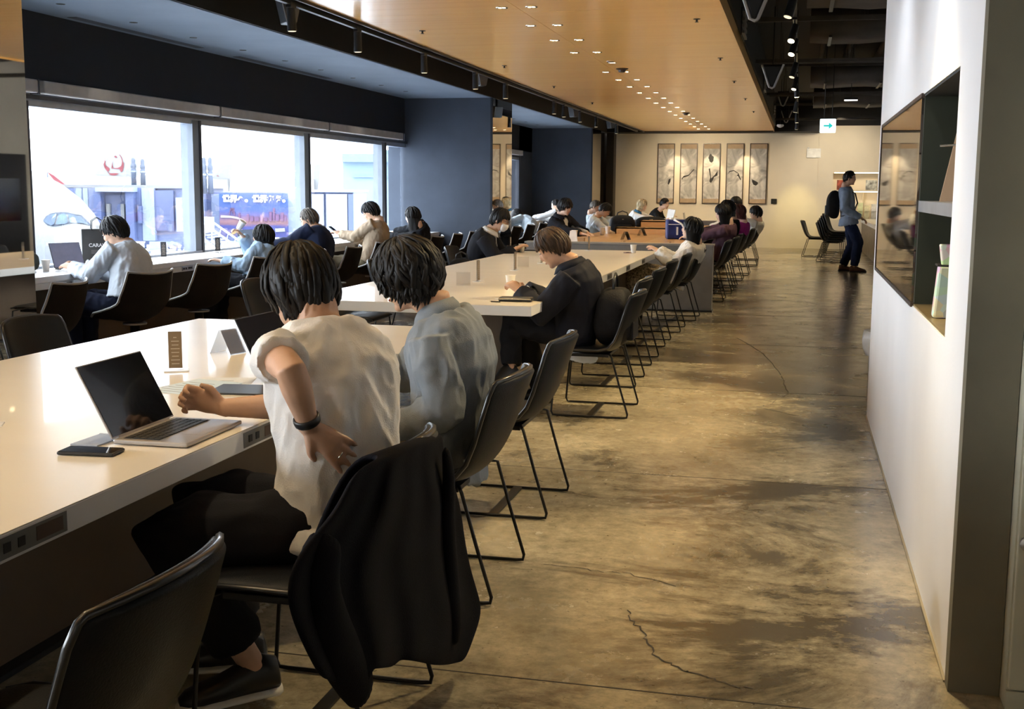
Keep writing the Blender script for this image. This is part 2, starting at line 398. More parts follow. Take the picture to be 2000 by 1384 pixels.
struct(MB().box((wx-.008, 3.44, 0), (wx, 7.62, .006)).build('baseboard_right', pm('thin_base_trim', (.3, .26, .18), .6)))
struct(MB().box((wx-.004, 3.375, 0), (.60, 3.44, 3.6)).box((.47, 3.40, 0), (1.15, 3.44, 3.6)).build('wall_pillar', CONC), 'olive concrete pillar at the end of the white wall')
# ================================================================== TABLES
LAMWHITE = pm('warm_white_laminate', (.82, .745, .62), .28, var=.015, vs=1.2, coat=.25, stretch=(.4, 3, 1))
LAMSIDE = pm('white_laminate_edge', (.74, .74, .73), .45, var=.01)
PLATE = pm('grey_outlet_plate', (.16, .16, .15), .45)
SOCK = pm('black_socket', (.01, .01, .01), .5)
def long_table(label, x0, x1, y0, y1, ped, outlets):
    t = thing('long_table', label, 'table', (0, 0, 0))
    MB().box((x0, y0, .66), (x1, y1, .7185)).build('table_core', LAMSIDE, t, bevel=.003)
    MB().box((x0+.001, y0+.001, .7185), (x1-.001, y1-.001, .7205)).build('table_top', LAMWHITE, t)
    p = MB().box((ped[0], ped[2], 0), (ped[1], ped[3], .66)).build('pedestal_panel', WALNUT, t, bevel=.004)
    MB().box((ped[0]-.05, ped[2]-.05, 0), (ped[1]+.05, ped[3]+.05, .018)).build('base_plate', BLACKM, t)
    for oy in outlets:
        o = MB().box((x1-.012, oy, .668), (x1+.0015, oy+.24, .712)).build('power_outlet', PLATE, t)
        for k in (.03, .075):
            MB().box((x1, oy+k, .680), (x1+.003, oy+k+.022, .700)).build('socket', SOCK, o)
        MB().box((x1, oy+.135, .676), (x1+.0026, oy+.225, .706)).build('cable_tray', pm('brown_tray', (.09, .06, .045), .4), o)
    return t
long_table('long white laminate table with an open laptop, phone and two seated people', -3.02, -1.50, .2, 5.56, (-2.35, -2.2, .8, 5.0), [1.92, 2.995, 4.05, 5.12])
long_table('long white laminate table with paper cups ending at the grey partition', -3.02, -1.50, 6.71, 13.3, (-2.35, -1.80, 7.35, 12.9), [7.35+1.1*k for k in range(6)])
PART = pm('grey_partition_laminate', (.20, .19, .18), .5, var=.04)
g = thing('partition', 'grey partition slab at the end of the cup-strewn white table', 'partition', (-2.0, 13.8, 0))
MB().box((-1.15, -.02, 0), (1.06, .16, .765)).build('slab', PART, g, bevel=.004)
MB().box((-1.17, -.03, .765), (1.07, .17, .785)).build('cap', pm('grey_cap', (.28, .26, .24), .4), g)
MB().box((-1.17, -.05, 0), (1.07, .18, .02)).build('plinth', BLACKM, g)
t3 = thing('wooden_table', 'orange oak long table with stepped boards behind the grey partition', 'table', (-2.26, 14.0, 0))
for k in range(6):
    MB().box((-.86+k*.29, .0, .69), (-.575+k*.29, 9.3, .725)).build('plank', OAK, t3, bevel=.003)
MB().box((-.86, .0, .62), (.88, 9.3, .69)).build('apron', PART, t3)
MB().box((-.3, .5, 0), (.3, 7.6, .62)).build('pedestal_panel', WALNUT, t3)
g = thing('partition', 'dark grey partition slab between the oak table and the far white table', 'partition', (-2.35, 23.4, 0))
MB().box((-.95, 0, 0), (.95, .16, .80)).build('slab', PART, g, bevel=.004)
MB().box((-.96, -.01, .80), (.96, .17, .815)).build('cap', pm('grey_cap', (.28, .26, .24), .4), g)
t4 = thing('far_table', 'far white table under the ink paintings', 'table', (-2.3, 23.65, 0))
MB().box((-.85, 0, .66), (.95, 4.6, .72)).build('table_top', LAMWHITE, t4, bevel=.004)
MB().box((-.25, .4, 0), (.25, 4.2, .66)).build('pedestal_panel', WALNUT, t4)
# stepped oak boxes standing on the wooden table
for i, (x0, x1, y0, y1, h, lab) in enumerate(((-2.75, -1.95, 18.2, 18.5, .10, 'low oak riser box on the oak table'), (-2.55, -1.75, 19.6, 20.1, .17, 'taller oak riser box further along the oak table'))):
    r_ = thing('riser_box', lab, 'box', ((x0+x1)/2, (y0+y1)/2, .726))
    hx, hy = (x1-x0)/2, (y1-y0)/2
    for a, c in (((-hx, -hy, 0), (hx, -hy+.02, h)), ((-hx, hy-.02, 0), (hx, hy, h)), ((-hx, -hy, h-.02), (hx, hy, h)), ((-hx, -hy, 0), (-hx+.02, hy, h)), ((hx-.02, -hy, 0), (hx, hy, h))):
        MB().box(a, c).build('board', OAK, r_)
# window counter
COUNT = pm('white_counter_laminate', (.82, .81, .80), .35, var=.01, coat=.2)
def counter(label, y0, y1, outs):
    t = thing('window_counter', label, 'counter', (0, 0, 0))
    MB().box((-6.08, y0, .672), (-5.52, y1, .72)).build('counter_top', COUNT, t, bevel=.004)
    MB().box((-5.58, y0, .62), (-5.535, y1, .672)).build('front_apron', LAMSIDE, t)
    MB().box((-5.98, y0, 0), (-5.9, y1, .672)).build('back_panel', WALNUT, t)
    for oy in outs:
        o = MB().box((-5.536, oy, .628), (-5.531, oy+.2, .664)).build('power_outlet', pm('pale_outlet_plate', (.45, .45, .46), .5), t)
        for k in (.02, .06): MB().box((-5.532, oy+k, .638), (-5.528, oy+k+.02, .655)).build('socket', SOCK, o)
        MB().box((-5.532, oy+.11, .64), (-5.528, oy+.18, .656)).build('slot', SOCK, o)
    return t
counter('long white window counter facing the parked aircraft', 6.54, 17.98, [8.0, 9.9, 11.0, 12.1, 13.2, 14.3, 15.4])
counter('white window counter in the bay past the first navy column', 19.32, 25.85, [20.5, 21.6, 22.7, 23.8])

# ================================================================== CHAIRS
LEATHER = pm('black_leather', (.004, .0045, .006), .5, var=.12, vs=20, bump=.18, bs=220, coat=.04, spec=.22)
LEDGE = pm('leather_piping', (.012, .013, .015), .28, var=.05, coat=.4)
BROWNF = pm('dark_brown_shell_felt', (.016, .012, .010), .85, spec=.15, var=.08, bump=.15, bs=300)
RIM = pm('pale_shell_edge', (.34, .33, .32), .45, var=.04)
ROD = pm('black_steel_rod', (.012, .012, .012), .35, m=.5)

def shell(profile, nt=8, thick=.04, crv=True):
    """profile: list of (fwd, z, halfwidth, wrap_fwd, wrap_up); returns closed upholstered shell + rim path"""
    front, back, n = [], [], len(profile)
    for i, (y, z, w, wf, wu) in enumerate(profile):
        a, c = profile[max(i-1, 0)], profile[min(i+1, n-1)]
        t = V((0, c[0]-a[0], c[1]-a[1])).normalized(); nr = V((0, t.z, -t.y))   # towards sitter / up
        if nr.z < 0 and abs(nr.y) < .3: nr = -nr
        fr_, bk = [], []
        for j in range(nt+1):
            s_ = -1+2*j/nt; e = abs(s_)**2.2
            p = V((w*s_, y+wf*e, z+wu*e)); th = thick*(1-.35*abs(s_)**4)
            fr_.append(p+nr*th*.5); bk.append(p-nr*th*.5)
        front.append(fr_); back.append(bk)
    m = MB(); N = nt+1; vs = [p for r in front for p in r]+[p for r in back for p in r]; o = n*N; fs = []
    for i in range(n-1):
        for j in range(nt):
            a = i*N+j; fs.append((a, a+1, a+N+1, a+N)); fs.append((o+a, o+a+N, o+a+N+1, o+a+1))
        fs.append((i*N, i*N+N, o+i*N+N, o+i*N)); a = i*N+nt; fs.append((a, o+a, o+a+N, a+N))
    for j in range(nt):
        fs.append((j, o+j, o+j+1, j+1)); a = (n-1)*N+j; fs.append((a, a+1, o+a+1, o+a))
    m.add(vs, fs)
    mid = lambda i, j: (front[i][j]+back[i][j])/2
    rim = [mid(i, 0) for i in range(n)]+[mid(n-1, j) for j in range(1, nt)]+[mid(i, nt) for i in range(n-1, -1, -1)]
    return m, rim

SLED_PROF = [(.235, .405, .225, 0, .0), (.18, .413, .232, 0, .006), (.06, .408, .235, 0, .012), (-.05, .402, .235, .004, .016), (-.125, .418, .236, .014, .02), (-.175, .468, .237, .028, .014),
             (-.215, .545, .238, .04, .006), (-.25, .635, .238, .05, 0), (-.28, .72, .232, .056, -.004), (-.296, .765, .222, .058, -.012), (-.303, .778, .212, .058, -.016)]
def make_sled():
    t = thing('sled_chair', '', 'chair', (0, 0, 0))
    m, rim = shell(SLED_PROF, 8, .042)
    m.build('seat_shell', LEATHER, t, smooth=True, sub=2)
    MB().tube(rim, .0085, 6, caps=True).build('edge_piping', LEDGE, t, smooth=True)
    for sx in (-1, 1):
        x = sx*.245
        path = [(sx*.205, .17, .395), (x, .205, .385), (x, .225, .20), (x, .238, .03), (x, .228, .010), (x, .20, .008), (x, 0, .008), (x, -.21, .008), (x, -.236, .011), (x, -.24, .03), (x, -.185, .21), (x, -.135, .385), (sx*.205, -.115, .397)]
        MB().tube(path, .0065, 8).build('sled_leg', ROD, t, smooth=True)
    MB().box((-.245, -.02, .003), (.245, .02, .012)).build('floor_bar', ROD, t)
    MB().box((-.2, -.11, .375), (.2, .17, .392)).build('seat_pan', BLACKM, t)
    return t
BUCKET_PROF = [(.25, .375, .20, 0, .03), (.19, .386, .235, 0, .05), (.08, .375, .26, 0, .085), (-.04, .372, .27, .01, .12), (-.12, .398, .27, .03, .12), (-.17, .455, .268, .06, .085),
               (-.205, .535, .262, .085, .04), (-.232, .62, .25, .09, .012), (-.252, .70, .238, .085, .012), (-.262, .745, .232, .08, .02)]
def make_bucket():
    t = thing('bucket_chair', '', 'chair', (0, 0, 0))
    m, rim = shell(BUCKET_PROF, 10, .03)
    m.build('seat_shell', BROWNF, t, smooth=True, sub=2)
    MB().tube(rim, .0095, 6).build('shell_rim', RIM, t, smooth=True)
    MB().lathe([(.09, .34), (.09, .352), (.02, .352)], n=24).build('swivel_plate', RIM, t)
    MB().cyl((0, 0, .02), (0, 0, .345), .038, n=20).build('pedestal', BLACKM, t, smooth=True)
    MB().lathe([(.21, .0), (.21, .008), (.06, .022), (.038, .03)], n=32).build('floor_plate', BLACKM, t)
    return t
sled0 = make_sled(); bucket0 = make_bucket(); used = {'s': False, 'b': False}
def put(kind, x, y, face, label, group):
    p, k = (sled0, 's') if kind == 's' else (bucket0, 'b')
    if not used[k]: used[k] = True; o = p; o.location = (x, y, 0); o.rotation_euler = (0, 0, face)
    else: o = dup(p, (x, y, 0), face)
    o['label'] = label; o['group'] = group; return o
FACE_L, FACE_R = pi/2, -pi/2      # local +y turned to -x / +x
AIS = 'black leather sled chairs on the walkway side'
put('s', -1.26, 1.71, FACE_L, 'empty black leather sled chair at the near end of the laptop table', AIS)
put('s', -1.20, 2.80, FACE_L, 'black leather sled chair with a dark jacket hung over its back', AIS)
put('s', -1.20, 3.96, FACE_L, 'black leather sled chair under the person in the grey-blue shirt', AIS)
put('s', -1.235, 5.03, FACE_L, 'empty black leather sled chair beside the person in the grey-blue shirt', AIS)
put('s', -1.215, 7.34, FACE_L, 'black leather sled chair with a dark bag behind the navy suited man', AIS)
put('s', -1.32, 8.50, FACE_L, 'empty black sled chair pushed to the white table, first past the navy suited man', AIS)
put('s', -1.34, 9.60, FACE_L, 'empty black sled chair pushed to the white table, second past the navy suited man', AIS)
put('s', -1.36, 10.78, FACE_L, 'empty black sled chair pushed to the white table, third past the navy suited man', AIS)
put('s', -1.33, 11.89, FACE_L, 'empty black sled chair next to the long haired woman in white', AIS)
put('s', -1.27, 12.98, FACE_L, 'black sled chair under the long haired woman in white by the grey partition', AIS)
put('s', -3.30, 4.90, FACE_R, 'black leather sled chair on the window side of the laptop table, at its far corner', 'window-side sled chairs')
put('s', -3.30, 3.75, FACE_R, 'black leather sled chair on the laptop table window side, second from its far corner', 'window-side sled chairs')
for k, yy in enumerate((7.4, 8.6, 9.8, 11.48, 12.38)):
    put('s', -3.34 if k < 4 else -3.42, yy, FACE_R, ('black sled chair, first from the laptop table on the window side of the cup-strewn table', 'black sled chair, second from the laptop table on the window side of the cup-strewn table', 'black sled chair, third from the laptop table on the window side of the cup-strewn table', 'black sled chair holding the loop-handled handbag beside the masked man', 'black sled chair under the masked man')[k], 'window-side sled chairs')
for k, (xx, yy) in enumerate(((-1.12, 15.3), (-1.08, 16.5), (-1.08, 17.5), (-1.05, 18.9), (-1.0, 20.2), (-.95, 22.6), (-1.0, 24.6))):
    put('s', xx, yy, FACE_L, ('empty black sled chair just past the grey partition', 'black sled chair under the woman in the purple cardigan', 'black sled chair under the person past the purple cardigan', 'black sled chair under the woman in magenta', 'black sled chair under the short haired person past the magenta top', 'black sled chair under the person with the round bob', 'empty black sled chair at the far white table nearest the end wall')[k], 'sled chairs at the far tables')
for k, (xx, yy) in enumerate(((-3.5, 17.4), (-3.45, 20.2), (-3.5, 22.2), (-3.4, 25.0), (-3.3, 26.3))):
    put('s', xx, yy, FACE_R, ('black sled chair under the young man in the black jacket', 'black sled chair under the man bent over the oak table', 'black sled chair under the grey haired person', 'black sled chair under the blond person', 'black sled chair under the man in the black polo')[k], 'sled chairs at the far tables')
BK = 'brown bucket chairs along the window counter'
bl = ['empty brown bucket chair by the mirrored column at the window counter', 'brown bucket chair under the man in the pale shirt with a paper bag', 'empty brown bucket chair between the pale-shirted man and the woman drinking', 'brown bucket chair under the woman drinking from a cup',
      'empty brown bucket chair between the drinking woman and the man in the blue suit', 'brown bucket chair under the man in the dark blue suit', 'brown bucket chair under the man in the beige sweater', 'empty brown bucket chair between the beige sweater and the woman in black', 'brown bucket chair under the long haired woman in black', 'empty brown bucket chair nearest the navy column, next to the woman in black', 'empty brown bucket chair against the navy column']
for k, yy in enumerate((7.05, 8.16, 9.17, 10.25, 11.3, 12.35, 13.45, 14.5, 15.5, 16.45, 17.35)):
    put('b', -4.98, yy, FACE_L+rad((6, -14, -10, -12, 0, 4, -8, 0, 0, 6, 4)[k]), bl[k], BK)
for k, yy in enumerate((20.2, 21.3, 22.4, 23.5, 24.6)):
    put('b', -4.98, yy, FACE_L, 'brown bucket chair at the window counter past the first navy column', 'bucket chairs past the navy column')
# stacked chairs and one loose chair by the lit niche
for k in range(5):
    o = put('s', .66, 24.6, rad(-100), 'black sled chair in the stack behind the standing man, %s' % ('lowest', 'second up', 'third up', 'fourth up', 'topmost')[k], 'stacked sled chairs')
    o.location.z = .045*k+.0; o.location.x += .03*k
put('s', .36, 26.3, rad(-95), 'loose black sled chair standing beside the chair stack', 'stacked sled chairs')
# ================================================================== CEILING FITTINGS AND THEIR LAMPS
HOLE = pm('fitting_black', (.01, .01, .01), .5)
def make_downlight():
    t = thing('downlight', 'round twin-lamp downlight recessed in the timber ceiling', 'ceiling light', (0, 0, 0), 0, 'twin downlights in the timber ceiling')
    MB().lathe([(.030, 0), (.048, -.004), (.05, 0), (.05, .006), (.03, .006)], n=20).build('trim_ring', CHROME, t)
    for s_ in (-1, 1):
        MB().lathe([(.013, -.0035), (.013, .003)], (s_*.016, 0, 0), n=12).build('lamp', LAMP, t)
    MB().lathe([(.032, -.001), (.032, .004)], n=20).build('recess', HOLE, t)
    return t
dl0 = make_downlight(); k = 0
for i in range(27):
    yy = 9.32+1.047*(i-8)
    if yy > 28.6: break
    for xx in (-2.345, -2.105):
        if 13.2 < yy < 13.7 and xx < -2.2: continue
        o = dl0 if k == 0 else dup(dl0)
        o.location = (xx, yy, 2.82); k += 1
    spot('table_downlight', (-2.225, yy, 2.80), (-2.225, yy, 0), 30, 92, .75, (1, .82, .53), r=.05)
g0 = thing('downlight', 'small white downlight in the blue-grey ceiling by the windows', 'ceiling light', (0, 0, 0), 0, 'downlights in the blue-grey ceiling')
MB().lathe([(.022, -.004), (.036, -.004), (.036, .004)], n=16).build('trim_ring', CHROME, g0)
MB().lathe([(.022, -.003), (.022, .002)], n=12).build('lamp', LAMPW, g0)
for i, yy in enumerate((7.3, 8.34, 9.38, 10.42, 11.45, 12.48, 13.5, 14.56, 15.62, 16.66, 20.4, 21.4, 22.4, 23.4, 24.5, 25.6)):
    o = g0 if i == 0 else dup(g0)
    o.location = (-5.63, yy, 2.80)
    if i % 2 == 0: spot('window_downlight', (-5.63, yy, 2.79), (-5.4, yy, 0), 14, 90, .7, (1, .9, .76))
for i, (u, v) in enumerate(((825, 60), (985, 128), (1082, 168), (1157, 200), (1361, 37), (1407, 113), (1434, 158), (1456, 192), (1472, 217))):
    p = PZ(u, v, 2.82); t = thing('sprinkler', 'small dark sprinkler head in the timber ceiling', 'sprinkler', p, 0, 'sprinkler heads in the timber ceiling')
    MB().lathe([(.03, 0), (.028, -.004), (.010, -.006), (.008, -.022), (.016, -.024), (.016, -.027)], n=14).build('escutcheon', HOLE, t)
    MB().cyl((0, 0, -.03), (0, 0, -.006), .004, n=8).build('bulb', CHROME, t)
for u, v, lab in ((1215, 134, 'brown round smoke detector on the timber ceiling joint, nearer one'), (1340, 220, 'brown round smoke detector on the timber ceiling joint, by the end wall')):
    p = PZ(u, v, 2.82); t = thing('smoke_detector', lab, 'smoke detector', p)
    MB().lathe([(.07, 0), (.07, -.008), (.045, -.018), (.04, -.04), (.02, -.046)], n=20).build('housing', pm('brown_plastic', (.05, .03, .02), .5), t)
    MB().lathe([(.072, .002), (.076, -.003), (.07, -.005)], n=20).build('base_ring', HOLE, t)
for u, v in ((1192, 120),):
    p = PZ(u, v, 2.82); t = thing('downlight', 'single bright round downlight by the smoke detector', 'ceiling light', p)
    MB().lathe([(.03, -.004), (.045, -.004), (.045, .004)], n=16).build('trim_ring', CHROME, t); MB().lathe([(.03, -.003), (.03, .002)], n=14).build('lamp', LAMP, t)
# tracks
GREYF = pm('grey_speaker_grille', (.13, .12, .11), .6)
tr = thing('lighting_track', 'black lighting track along the slot beside the timber ceiling', 'light track', (-3.82, 0, 2.79))
MB().box((-.018, 4, -.015), (.018, 28.5, .02)).build('rail', BLACKM, tr)
for yy in range(5, 29, 3): MB().cyl((0, yy, .02), (0, yy, .77), .006, n=6).build('hanger', BLACKM, tr)
tr = thing('lighting_track', 'black lighting track in the open ceiling above the walkway', 'light track', (-.1, 0, 2.97))
MB().box((-.018, 5, -.015), (.018, 27, .02)).build('rail', BLACKM, tr)
for yy in range(6, 28, 3): MB().cyl((0, yy, .02), (0, yy, .59), .006, n=6).build('hanger', BLACKM, tr)
def track_head(loc, aim, label, group, lit=False, energy=0, size=45, L_=.13, drop=.06):
    t = thing('track_spotlight', label, 'spotlight', loc, 0, group)
    d = (V(aim)-V(loc)).normalized(); c = V((0, 0, -drop))
    MB().box((-.02, -.05, -.02), (.02, .05, .02)).build('adapter', BLACKM, t)
    MB().cyl((0, 0, -.02), c, .008, n=8).build('stem', BLACKM, t)
    MB().cyl(c-d*.04, c+d*L_, .032, .036, 18).build('barrel', BLACKM, t, smooth=False)
    MB().cyl(c+d*(L_+.001), c+d*(L_+.004), .029, n=18).build('lens', LAMP if lit else pm('dim_lens', (.5, .45, .38), .3, emit=(1, .8, .5), es=.8), t)
    if energy: spot('track_beam', V(loc)+c+d*(L_+.02), aim, energy, size, .5, r=.03)
    return t
LG, RG = 'track spotlights in the left slot', 'track spotlights above the walkway'
for i, yy in enumerate((8.6, 10.0, 11.9, 13.9, 15.4, 18.6, 19.4, 20.9, 22.6, 25.2)):
    track_head((-3.82, yy, 2.775), (-3.8, yy+.15, 0), 'black cylinder track spotlight hanging in the dark slot beside the timber ceiling', LG, False, 14 if i % 3 == 0 else 0, 70)
for i, (yy, ax, ay, en, lit) in enumerate(((5.2, -.60, 3.7, 110, 0), (6.6, -.85, 5.9, 120, 0), (8.0, -1.1, 7.5, 190, 0), (9.2, -.9, 8.6, 90, 0), (11.3, -.8, 9.6, 90, 1), (12.35, -.9, 10.9, 90, 1), (14.0, -.9, 13.2, 60, 0), (16.4, -.7, 15.4, 80, 1), (17.6, .2, 17.8, 60, 1), (20.0, -.5, 20.2, 120, 0), (23, 0, 23, 120, 0), (25.5, -.3, 26.2, 130, 0))):
    track_head((-.1, yy, 2.955), (ax, ay, 0), 'black track spotlight above the walkway, lamp %s' % ('glaring towards the tables' if lit else 'aimed down at the floor'), RG, bool(lit), en, 58, drop=.10 if lit else .16)
for yy, ay in ((4.4, 4.6), (6.0, 6.2)):  # extra heads and cool fill spots, added to brighten the white wall
    track_head((-.1, yy, 2.955), (.467, ay, 1.2), 'black track spotlight added to brighten the white wall', RG, False, 0, 60, drop=.16); spot('added_wall_fill', (-.05, yy, 2.78), (.467, ay, 1.0), 18, 95, .9, (.86, .92, 1.0), .08)
for yy in (4.3, 6.4):  # more added heads; their cool spots stand in for daylight on the wall
    track_head((-3.82, yy, 2.775), (.467, yy, 1.1), 'black track spotlight added in the left slot to brighten the white wall', LG, False, 0, 40); spot('added_cross_fill', (-3.70, yy, 2.70), (.467, yy+.1, 1.15), 190, 40, .8, (.88, .94, 1.0), .05)
# wall washers inside the white block zone (beam along the white wall foot)
spot('wall_wash', (-.1, 4.6, 2.9), (.40, 4.15, .3), 90, 55, .8)
def speaker(loc, rz, label, s=1.0):
    t = thing('loudspeaker', label, 'speaker', loc, rz)
    a = [V((-.09, 0, .10))*s, V((.09, 0, .10))*s, V((.045, 0, -.10))*s, V((-.045, 0, -.10))*s]
    MB().prism([(p.x, -.06*s, p.z) for p in a], (0, .17*s, 0)).build('cabinet', BLACKM, t, bevel=.008)
    MB().prism([(p.x*.96, -.075*s, p.z*.96) for p in a], (0, .016*s, 0)).build('grille', GREYF, t, bevel=.004)
    MB().box((-.012, .0, .10*s), (.012, .03, .26*s)).build('bracket', BLACKM, t)
    return t
for (u, v, rz, lab) in ((565, 22, .7, 'wedge loudspeaker with grey grille in the slot, nearest the first window'), (940, 153, .7, 'wedge loudspeaker in the slot by the navy column'), (1122, 218, .7, 'wedge loudspeaker in the slot past the navy column'), (1194, 242, .7, 'wedge loudspeaker in the slot near the end wall')):
    p = PX(u, v, -3.95); speaker(p, rz, lab, .95)
for (u, v, lab) in ((1476, 4, 'V-shaped loudspeaker under the open ceiling, nearest of the walkway row'), (1509, 150, 'V-shaped loudspeaker under the open ceiling, second of the walkway row'), (1530, 193, 'V-shaped loudspeaker under the open ceiling, third of the walkway row'), (1536, 228, 'V-shaped loudspeaker under the open ceiling, last of the walkway row')):
    p = PX(u, v, -.36); t = thing('loudspeaker', lab, 'speaker', p)
    MB().prism([(-.12, -.02, .14), (.12, -.02, .14), (.015, -.02, -.12), (-.03, -.02, -.12)], (0, .2, 0)).build('cabinet', BLACKM, t, bevel=.02)
    MB().tube([(-.125, -.03, .14), (-.035, -.03, -.12), (0, -.03, -.135), (.022, -.03, -.12), (.125, -.03, .14)], (.013), 6).build('grey_edge', pm('pale_grey_trim', (.30, .28, .26), .5), t)
    MB().cyl((0, .05, .14), (0, .05, max(.16, 3.55-p.z)), .008, n=6).build('hanger', BLACKM, t)
for i, (u, v) in enumerate(((1452, 55), (1493, 168), (1512, 215))):
    p = PX(u, v, -.60); t = thing('air_grille', 'pale slatted air grille on the fascia beside the timber ceiling', 'air vent', p, 0, 'air grilles on the fascia')
    MB().box((-.01, -.3, -.1), (.0, .3, .16)).build('backing', HOLE, t)
    for k in range(4): MB().box((0, -.28, -.08+k*.06), (.025, .28, -.055+k*.06)).build('slat', pm('pale_slat', (.24, .21, .19), .5), t)
MB().box((-.632, -2.5, 2.93), (-.61, 29.2, 3.56)).build('fascia', BLACK, C3)
MB().box((-3.77, -2.5, 2.93), (-3.75, 29.2, 3.56)).build('fascia', BLACK, C3)
# ducts, beams and pipes of the open ceiling
rng = random.Random(3)
for i, (yy, z0, z1, d, x0) in enumerate(((8.6, 3.12, 3.40, .9, .05), (11.0, 3.06, 3.34, 1.2, .0), (14.2, 3.10, 3.40, .8, .05), (19.2, 3.02, 3.3, 1.0, .1), (24.0, 3.04, 3.34, 1.2, .2))):
    t = thing('air_duct', 'dusty wrapped air duct in the black open ceiling, %s past the white wall' % ('first', 'second', 'third', 'fourth', 'fifth')[i], 'duct', (x0, yy, z0), 0, 'wrapped air ducts in the open ceiling')
    rings = []
    for k in range(13):
        x = k*(3.3-x0)/12.0; j = .02*sin(k*1.7+i); h = z1-z0; prof = [(-d/2, .06), (-d/2+.06, j), (d/2-.06, j*.7), (d/2, .06), (d/2, h), (-d/2, h)]
        rings.append([(x, a+.015*sin(k*2+a*5), b) for a, b in prof])
    MB().rings(rings).build('wrap', DUCT, t, smooth=True)
    for k in range(4): MB().box((.2+k*.8, -d/2-.012, -.018), (.235+k*.8, d/2+.012, -.003)).build('strap', BLACKM, t)
for i, yy in enumerate((9.8, 12.6, 13.3, 15.6, 16.7, 18.1, 20.8, 22.4, 26.2, 28.0)):
    t = thing('steel_channel', 'dark steel channel spanning the open ceiling', 'beam', (-.6, yy, 3.0+.1*(i % 3)), 0, 'steel channels in the open ceiling')
    MB().box((0, -.02, 0), (3.9, .02, .045)).build('channel', DUCT, t)
    for k in (.3, 1.2, 2.4): MB().cyl((k, 0, .04), (k, 0, .55-.1*(i % 3)), .006, n=6).build('hanger_rod', DUCT, t)
for i, (x, z) in enumerate(((.25, 3.47), (.62, 3.47), (1.1, 3.47))):
    t = thing('pipe', 'black pipe running along the open ceiling', 'pipe', (x, 0, z), 0, 'pipes along the open ceiling')
    MB().cyl((0, 7.8, 0), (0, 29.9, 0), .03+.012*i, n=12).build('run', DUCT, t, smooth=True)
    for yy in range(9, 30, 4): MB().cyl((0, yy-.03, 0), (0, yy+.03, 0), .042+.012*i, n=12).build('clamp', BLACKM, t)
p = PY(1662, 195, 19.0); t = thing('strip_lamp', 'small lit strip lamp in the open ceiling', 'ceiling light', p)
MB().box((-.10, -.02, 0), (.10, .02, .03)).build('body', BLACKM, t, bevel=.008); MB().box((-.095, -.024, -.012), (.095, .018, 0)).build('diffuser', LAMPW, t); MB().cyl((0, 0, .02), (0, 0, 3.55-p.z), .006, n=6).build('hanger', BLACKM, t)
p = PY(1524, 243, 24.0); t = thing('smoke_detector', 'white round smoke detector hanging in the open ceiling by the timber edge', 'smoke detector', p)
MB().lathe([(.06, 0), (.07, -.02), (.06, -.04), (.02, -.06)], n=18).build('housing', pm('white_plastic', (.75, .75, .73), .5), t); MB().cyl((0, 0, 0), (0, 0, 3.55-p.z), .007, n=6).build('stem', BLACKM, t)
# exit sign
a, b_ = PY(1602, 232, 18.0), PY(1632, 259, 18.0)
es = thing('exit_sign', 'lit white direction sign with a teal arrow hanging from the black ceiling', 'sign', ((a.x+b_.x)/2, 18.0, b_.z))
hw, hh = (b_.x-a.x)/2, a.z-b_.z
MB().box((-hw, 0, 0), (hw, .05, hh)).build('light_box', pm('lit_white_sign', (.9, .95, .95), .4, emit=(.85, 1, .97), es=1.1, var=0), es, bevel=.012)
MB().prism([(-hw*.55, -.004, hh*.44), (hw*.12, -.004, hh*.44), (hw*.12, -.004, hh*.26), (hw*.62, -.004, hh*.5), (hw*.12, -.004, hh*.74), (hw*.12, -.004, hh*.56), (-hw*.55, -.004, hh*.56)], (0, .003, 0)).build('arrow', pm('teal_arrow', (.0, .30, .30), .5, emit=(.02, .55, .52), es=.6), es)
MB().box((-hw*1.1, .01, hh), (hw*1.1, .04, hh+.02)).build('bracket', BLACKM, es)
for s_ in (-1, 1): MB().cyl((s_*hw*.5, .025, hh), (s_*hw*.5, .025, 3.55-b_.z), .006, n=6).build('hanger', BLACKM, es)

# ================================================================== END WALL: PAINTINGS
def paper_mat():
    M = bpy.data.materials.new('brushed_ink_wash_paper'); M.use_nodes = True; nt = M.node_tree; L = nt.links.new; b = nt.nodes['Principled BSDF']
    tc = nt.nodes.new('ShaderNodeTexCoord'); n = nt.nodes.new('ShaderNodeTexNoise'); n.inputs['Scale'].default_value = 2.6; n.inputs['Detail'].default_value = 5; n.inputs['Distortion'].default_value = 2.5
    L(tc.outputs['Object'], n.inputs['Vector']); r = nt.nodes.new('ShaderNodeValToRGB'); e = r.color_ramp.elements
    e[0].position = .3; e[0].color = (.26, .25, .24, 1); e[1].position = .66; e[1].color = (.66, .64, .60, 1)
    L(n.outputs['Fac'], r.inputs[0]); L(r.outputs[0], b.inputs['Base Color']); b.inputs['Roughness'].default_value = .8
    return M
PAPER = paper_mat(); MOUNT = pm('tan_mount_paper', (.42, .31, .20), .8); FRAME = pm('dark_brown_frame', (.035, .02, .012), .4); INK = pm('black_ink', (.012, .012, .012), .6)
